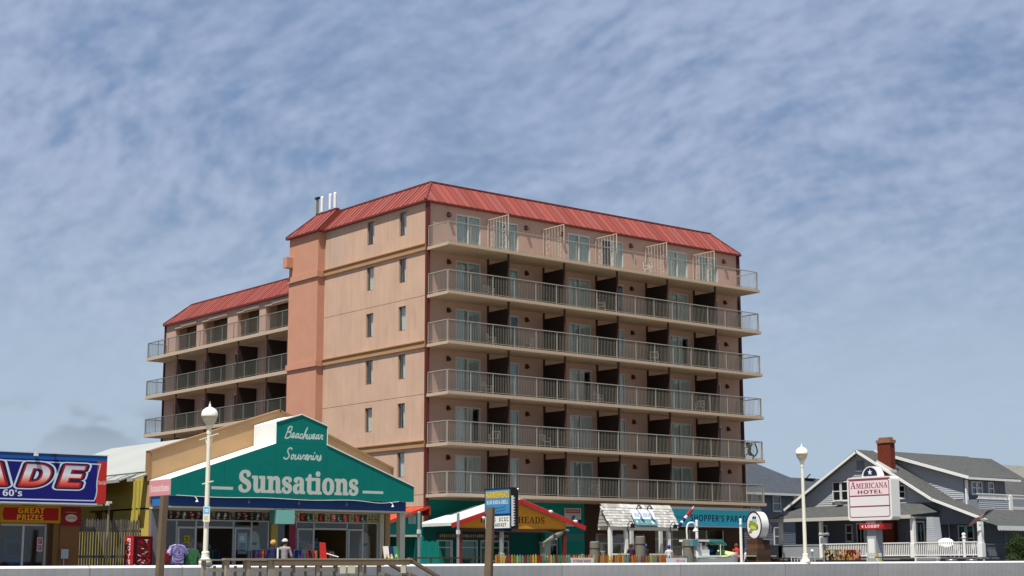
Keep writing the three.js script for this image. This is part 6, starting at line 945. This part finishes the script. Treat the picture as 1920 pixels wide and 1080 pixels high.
// boards, racks and benches along the boardwalk edge on the right
{
  const food = (a, b, c, s) => print(128, 80, (g, W, H) => { g.fillStyle = a; g.fillRect(0, 0, W, H); const r = rng(s); for (let k = 0; k < 26; k++) { g.fillStyle = [b, c, '#e8c070', '#5a2414'][k % 4]; g.beginPath(); g.ellipse(r() * W, r() * H, 5 + r() * 16, 3 + r() * 9, r() * 3, 0, 7); g.fill(); } });
  const tb = [[68.9, 'yellow and dark menu board with food pictures', food('#2c241a', '#d8b83a', '#e8e0c8', 1)], [69.75, 'cream menu board with food pictures beside the yellow one', food('#8a6a44', '#e2cfa8', '#b8845a', 2)], [70.55, 'orange menu board with food pictures', food('#7a2c14', '#d8662a', '#c8b040', 3)], [71.25, 'red menu board with food pictures beside the orange one', food('#a83020', '#e88a72', '#f0c0b0', 4)]];
  for (const [x, l, m] of tb) { const t = thing('menu_board', l, 'menu board', [x, 0, -57]); part(t, 'board', panel('z', -57, x - 0.36, x + 0.36, 0.98, 1.55, 0.04), m); part(t, 'leg', box(x - 0.3, x - 0.25, 0, 0.978, -57.06, -57.02), M.black); part(t, 'leg', box(x + 0.25, x + 0.3, 0, 0.978, -57.06, -57.02), M.black); }
  const t = thing('goods_stand', 'dark stand with rows of white packets under the small hotel sign', 'stand', [73, 0, -57]), q = rng(6); part(t, 'stand_body', merge(box(72.2, 73.5, 0, 0.9, -57.4, -57), plate([[73.5, 0, -57], [74.0, 0, -57.1], [73.8, 1.4, -57.3], [73.5, 1.4, -57.2]], 0.3)), M.black);
  for (let i = 0; i < 5; i++) for (let k = 0; k < 2; k++) part(t, 'packet', box(-0.11, 0.11, -0.11, 0.11, -0.03, 0.03), [M.white, M.cream, mat(S(214, 200, 110), 0.6)][Math.floor(q() * 3)], [72.32 + i * 0.27, 1.0 + k * 0.27, -57.05]);
  const b = thing('white_bench', 'white slatted bench on the boardwalk in front of the porch', 'bench', [70.9, 0, -52]); for (let k = 0; k < 3; k++) part(b, 'back_slat', box(69.9, 72.0, 0.82 + k * 0.11, 0.9 + k * 0.11, -52.05 + k * 0.02, -52.0 + k * 0.02), M.white); for (let k = 0; k < 3; k++) part(b, 'seat_slat', box(69.9, 72.0, 0.5, 0.54, -52.0 - 0.13 * k - 0.11, -52.0 - 0.13 * k), M.white); for (const x of [70, 71.9]) part(b, 'leg', merge(box(x - 0.04, x + 0.04, 0, 0.5, -52.4, -52.3), box(x - 0.04, x + 0.04, 0, 1.1, -52.12, -52.06)), M.white);
  const d = thing('low_fence', 'low dark fence at the foot of the house porch', 'fence', [76, 0, -55]); part(d, 'top_rail', box(72.5, 80, 1.0, 1.06, -55.03, -54.97), M.woodDark); for (let k = 0; k < 50; k++) part(d, 'picket', box(-0.03, 0.03, 0.1, 1.0, -0.01, 0.01), M.black, [72.6 + k * 0.15, 0, -55]);
  for (const [x, l] of [[74.4, 'dark trash bin in front of the low fence'], [76.3, 'dark trash bin beside the porch skirt']]) { const w = thing('trash_bin', l, 'bin', [x, 0, -53]); part(w, 'drum', lathe([[0.001, 0.02], [0.26, 0.02], [0.3, 0.95], [0.28, 0.97], [0.001, 0.97]], 18), M.black, [x, 0, -53]); part(w, 'rim', lathe([[0.3, 0.93], [0.33, 0.95], [0.3, 0.99]], 18), M.steel, [x, 0, -53]); }
  const m = thing('coin_viewer', 'grey coin telescope on a post beside the menu boards', 'telescope', [69.2, 0, -57.6]); part(m, 'post', bar([69.2, 0, -57.6], [69.2, 1.85, -57.6], 0.07, 0.06, 12), M.steel); part(m, 'head', merge(cbox(0.3, 0.34, 0.26, 69.15, 2.05, -57.55), bar([69.0, 2.35, -57.75], [69.15, 2.4, -57.2], 0.07, 0.09, 12)), M.steel); part(m, 'coin_box', cbox(0.16, 0.2, 0.14, 69.25, 1.7, -57.48), M.steel);
}
{ // white railing and picnic table between the round sign and the house
  const t = thing('white_railing', 'low white metal railing beside the plank pedestal of the round sign', 'railing', [68, 0, -58.6]); part(t, 'top_rail', box(67.6, 69.6, 1.12, 1.17, -58.62, -58.58), M.white); part(t, 'lower_rail', box(67.6, 69.6, 0.6, 0.64, -58.61, -58.59), M.white); for (let k = 0; k < 9; k++) part(t, 'bar', box(-0.015, 0.015, 0, 1.12, -0.015, 0.015), M.white, [67.62 + k * 0.245, 0, -58.6]);
  const p = thing('picnic_table', 'dark picnic table behind the low white railing', 'table', [68.4, 0, -60]); part(p, 'table_top', cbox(1.9, 0.06, 0.8, 68.4, 1.1, -60), M.woodDark); for (const s of [-1, 1]) { part(p, 'bench_seat', cbox(1.9, 0.05, 0.3, 68.4, 0.65, -60 + s * 0.75), M.woodDark); part(p, 'leg', merge(beam([68.4 + s * 0.7, 0, -60.6], [68.4 + s * 0.7, 1.06, -59.8], 0.08, 0.08), beam([68.4 + s * 0.7 + 0.09, 0, -59.4], [68.4 + s * 0.7 + 0.09, 1.06, -60.2], 0.08, 0.08)), M.woodDark); }
  const b = thing('bollard_light', 'small white post light by the low white railing', 'post light', [68.9, 0, -58.2]); part(b, 'post', bar([68.9, 0, -58.2], [68.9, 1.4, -58.2], 0.03), M.steel); part(b, 'globe', new THREE.SphereGeometry(0.09, 14, 10), M.white, [68.9, 1.48, -58.2]);
}
// ---------------------------------------------------------------- houses behind
{
  const t = thing('blue_house', 'blue-grey house with dark shingle roof behind the hotel end', 'house', [92, 0, -83]);
  part(t, 'front_wall', box(84, 101, 0, 6.15, -82.3, -82), M.sidingBlue); stuff(part(t, 'front_siding', siding('z', -82, 0.1, 6.1, () => [84, 101], [], 0.16), M.sidingBlue));
  part(t, 'side_wall', box(84, 84.3, 0, 6.15, -92, -82.302), M.sidingBlue);
  const r = part(t, 'roof', merge(plate([[83.6, 6.2, -81.5], [101.5, 6.2, -81.5], [101.5, 7.62, -84], [83.6, 7.62, -84]], 0.12), plate([[83.6, 7.624, -84], [97.1, 7.624, -84], [95.3, 8.85, -86.2], [83.6, 8.85, -86.2]], 0.12), plate([[101.5, 6.2, -92], [83.6, 6.2, -92], [83.6, 8.85, -86.21], [95.3, 8.85, -86.21]], 0.12)), M.shinglesBlue);
  part(r, 'eave_board', box(83.6, 101.5, 6.0, 6.18, -81.52, -81.44), M.whitePaint);
  for (const [a, b, c, d] of [[92.55, 93.5, 4.8, 6.0], [95.0, 95.9, 4.8, 6.0], [90.1, 91.0, 4.8, 6.0], [92.6, 93.5, 2.2, 3.6], [88.7, 89.5, 4.8, 6.0]]) sash(t, 'z', -81.965, a, b, c, d);
  const v = part(t, 'roof_vent', merge(box(98.4, 99.6, 7.5, 7.6, -84, -83.5), bar([98.8, 7.6, -83.8], [99.3, 7.95, -83.8], 0.05)), M.black);
  const u = thing('pale_house', 'pale house with light grey shingle roof behind the gabled house', 'house', [150, 0, -90]);
  part(u, 'wall', box(133, 168, 0, 6.8, -95, -84), M.siding); part(u, 'roof', merge(plate([[131, 6.7, -83.5], [170, 6.7, -83.5], [170, 10.4, -90], [131.5, 10.4, -90]], 0.15), plate([[170, 6.7, -96.5], [131, 6.7, -96.5], [131.5, 10.4, -90.01], [170, 10.4, -90.01]], 0.15)), M.shinglesLight);
  sash(u, 'z', -84, 136, 137, 4.2, 5.6); sash(u, 'z', -84, 140, 141, 4.2, 5.6);
}

// ---------------------------------------------------------------- people
function person(label, at, rotY, o) {
  const H = o.h ?? 1.7, k = H / 1.7, res = 60, sc = 0.98, mc = new MarchingCubes(res, M.vcol, false, false, 120000); mc.isolation = 0;
  const cs = S(...(o.skin ?? [200, 155, 130])), ct = S(...o.top), cp = S(...(o.legs ?? [60, 64, 84])), sh = S(40, 38, 38), lean = o.lean ?? 0, sl = o.sleeve ?? 1;
  const L = (y, z, x) => [x, y, z + lean * Math.max(0, y - 0.9)];
  const arm = (s) => { const a = o.arms?.[s > 0 ? 1 : 0] ?? [[0.26, 1.12, 0.02], [0.28, 0.88, 0.1]]; return [L(1.40, 0, s * 0.17), L(a[0][1], a[0][2], s * a[0][0]), L(a[1][1], a[1][2], s * a[1][0])]; };
  const B = []; const bone = (a, b, r0, r1, c) => B.push([...a, ...b, r0, r1, c]);
  bone(L(0.95, 0, 0), L(1.15, 0, 0), 0.135, 0.125, ct); bone(L(1.15, 0, 0), L(1.36, 0, 0), 0.13, 0.14, ct); bone(L(1.38, -0.01, -0.13), L(1.38, -0.01, 0.13), 0.075, 0.075, ct);
  bone(L(1.42, 0, 0), L(1.52, 0.015, 0), 0.055, 0.052, cs); bone(L(1.56, 0.03, 0), L(1.62, 0.02, 0), 0.082, 0.088, cs); bone(L(1.565, 0.115, 0), L(1.585, 0.105, 0), 0.016, 0.012, cs);
  for (const s of [-1, 1]) { const [p, q, r] = arm(s); bone(p, q, 0.055, 0.043, sl > 0.3 ? ct : cs); bone(q, r, 0.042, 0.03, sl > 0.8 ? ct : cs); bone(L(1.575, 0.01, s * 0.09), L(1.6, 0.0, s * 0.094), 0.018, 0.02, cs); bone([s * 0.09, 0.92, 0], [s * 0.1, 0.5, 0.02], 0.09, 0.06, cp); bone([s * 0.1, 0.5, 0.02], [s * 0.1, 0.1, -0.02], 0.058, 0.04, cp); bone([s * 0.1, 0.05, -0.04], [s * 0.11, 0.04, 0.14], 0.045, 0.035, sh); const d = V(r).sub(V(q)).normalize().multiplyScalar(0.07); bone(r, [r[0] + d.x, r[1] + d.y, r[2] + d.z], 0.032, 0.03, cs); }
  const sd = (b, x, y, z) => { const dx = b[3] - b[0], dy = b[4] - b[1], dz = b[5] - b[2], px = x - b[0], py = y - b[1], pz = z - b[2], t = Math.min(1, Math.max(0, (px * dx + py * dy + pz * dz) / (dx * dx + dy * dy + dz * dz + 1e-9))); return Math.hypot(px - dx * t, py - dy * t, pz - dz * t) - (b[6] + (b[7] - b[6]) * t); };
  const half = res / 2;
  for (let c = 0; c < res; c++) for (let b = 0; b < res; b++) for (let a = 0; a < res; a++) { const x = (a - half) / half * sc, y = (b - half) / half * sc + 0.9, z = (c - half) / half * sc; let d = 1; if (Math.abs(x) < 0.6 && Math.abs(z) < 0.6) for (const q of B) { const e = sd(q, x, y, z), h = Math.max(0, 0.03 - Math.abs(d - e)) / 0.03; d = Math.min(d, e) - h * h * 0.0075; } mc.field[a + b * res + c * res * res] = -d; }
  mc.update();
  const n = mc.count, pos = new Float32Array(n * 3), nor = new Float32Array(n * 3), col = new Float32Array(n * 3);
  for (let i = 0; i < n; i++) { const x = mc.positionArray[i * 3] * sc, y = mc.positionArray[i * 3 + 1] * sc + 0.9, z = mc.positionArray[i * 3 + 2] * sc; pos.set([x * k, y * k, z * k], i * 3); nor.set([mc.normalArray[i * 3], mc.normalArray[i * 3 + 1], mc.normalArray[i * 3 + 2]], i * 3); let m = 9, cc = cs; for (const q of B) { const e = sd(q, x, y, z); if (e < m) { m = e; cc = q[8]; } } col.set([cc.r, cc.g, cc.b], i * 3); }
  const g = new THREE.BufferGeometry(); g.setAttribute('position', new THREE.BufferAttribute(pos, 3)); g.setAttribute('normal', new THREE.BufferAttribute(nor, 3)); g.setAttribute('color', new THREE.BufferAttribute(col, 3));
  // fingers and eyes joined to the body
  const bits = [g]; const tint = (q, c) => { q = q.toNonIndexed(); q.deleteAttribute('uv'); q.setAttribute('color', new THREE.Float32BufferAttribute(Array.from({ length: q.attributes.position.count }, () => [c.r, c.g, c.b]).flat(), 3)); return q; };
  for (const s of [-1, 1]) { const [, q, r] = arm(s), d = V(r).sub(V(q)).normalize(), e = V(r).addScaledVector(d, 0.085); for (let j = 0; j < 4; j++) { const o2 = (j - 1.5) * 0.018, len = [0.06, 0.072, 0.066, 0.05][j], a = e.clone().add(new THREE.Vector3(0, 0, o2)), m = a.clone().addScaledVector(d, len * 0.55), z = m.clone().addScaledVector(d, len * 0.4).add(new THREE.Vector3(-s * 0.02, 0, 0)); for (const [u, v] of [[a, m], [m, z]]) bits.push(tint(bar(u.multiplyScalar(1).toArray().map((w) => w * k), v.toArray().map((w) => w * k), 0.009, 0.008, 6), cs)); } const th = V(r).addScaledVector(d, 0.03).add(new THREE.Vector3(0, 0, 0.03)); bits.push(tint(bar(th.toArray().map((w) => w * k), th.clone().addScaledVector(d, 0.04).add(new THREE.Vector3(0, 0, 0.025)).toArray().map((w) => w * k), 0.011, 0.009, 6), cs)); const ey = L(1.605, 0.098, s * 0.034); bits.push(tint(new THREE.SphereGeometry(0.011, 8, 6).translate(ey[0] * k, ey[1] * k, ey[2] * k), S(40, 32, 28))); }
  const mo = L(1.545, 0.104, 0); bits.push(tint(cbox(0.045, 0.008, 0.008, mo[0] * k, mo[1] * k, mo[2] * k), S(150, 80, 76)));
  const t = thing('person', label, 'person', at); t.rotation.y = rotY; origin.set(t, [0, 0, 0]);
  part(t, 'body', mergeGeometries(bits.map((q) => (q.index ? q.toNonIndexed() : q))), M.vcol);
  const hc = L(1.625, 0.0, 0).map((v) => v * k), hm = mat(S(...(o.hair ?? [70, 50, 38])), 0.9);
  const hg = new THREE.SphereGeometry(0.112 * k * (o.puff ?? 1), 20, 14), hp = hg.attributes.position; for (let i = 0; i < hp.count; i++) { const x = hp.getX(i), y = hp.getY(i), z = hp.getZ(i), w = 1 + (o.puff ? 0.12 : 0.03) * perlin(x * 60 + 3, y * 60 + z * 40); hp.setXYZ(i, x * 0.92 * w, Math.max(y, z > 0.02 ? 0.02 * k : -0.07 * k) * w, (z - (z > 0.05 * k ? 0.02 * k : 0)) * w); } hg.computeVertexNormals();
  part(t, 'hair', hg, hm, [hc[0], hc[1] + 0.01, hc[2] - 0.01]);
  if (o.cap) { const c = S(...o.cap), cg = new THREE.SphereGeometry(0.12 * k, 20, 10, 0, Math.PI * 2, 0, Math.PI / 2), br = plate([[-0.08, 0, 0.08], [0.08, 0, 0.08], [0.06, -0.015, 0.2], [-0.06, -0.015, 0.2]], 0.012); part(t, 'cap', merge(cg, br), mat(c, 0.85), [hc[0], hc[1] + 0.025, hc[2]]); }
  if (o.bag) part(t, 'jacket_stripe', box(-0.2, -0.14, 1.0, 1.4, -0.2, -0.15).translate(0, 0, lean * 0.3), M.white);
  return t;
}
const LEANARM = [[[0.24, 1.14, 0.08], [0.2, 1.02, 0.34]], [[0.24, 1.14, 0.08], [0.2, 1.02, 0.34]]];
person('person in a navy jacket with white stripe and blond hair', [30.55, 0, -51.6], 2.6, { h: 1.64, top: [44, 46, 82], hair: [196, 150, 84], puff: 1.14, lean: 0.12, bag: 1 });
person('person in a pale grey shirt and light cap beside the navy jacket', [30.98, 0, -51.5], 2.4, { h: 1.68, top: [168, 160, 162], cap: [206, 196, 198], lean: 0.06, sleeve: 0.9 });
person('person in dark purple at the bar under the shingled porch', [61.55, 0.15, -65.0], 2.7, { h: 1.72, top: [64, 44, 62], arms: LEANARM, lean: 0.1 });
person('person in a blue cap and dark shirt at the bar under the shingled porch', [62.65, 0.15, -65.0], 2.9, { h: 1.72, top: [52, 56, 70], cap: [92, 104, 196], arms: LEANARM, lean: 0.1 });
person('person in black beside the rear porch post', [63.55, 0.15, -66.6], 0.3, { h: 1.7, top: [34, 34, 38] });
person('person in a white shirt and deep blue cap by the right porch post', [64.5, 0.15, -65.0], 2.5, { h: 1.66, top: [214, 216, 222], cap: [44, 62, 168], arms: LEANARM, lean: 0.1 });
person('person in dark clothes standing behind the left end of the bar', [60.5, 0.15, -66.8], 0.2, { h: 1.74, top: [44, 46, 52] });
person('person in a red shirt leaning at the table by the boat bow', [65.75, 0.15, -60.9], 2.6, { h: 1.72, top: [196, 60, 66], hair: [110, 70, 48], lean: 0.25, arms: LEANARM, sleeve: 0.5 });
person('person in a white shirt and blue cap by the brown sign pedestal', [67.0, 0.15, -61.4], -2.6, { h: 1.45, top: [222, 226, 234], cap: [70, 80, 170] });

for (const l of [sun]) l.castShadow = true;
renderer.render(scene, camera);
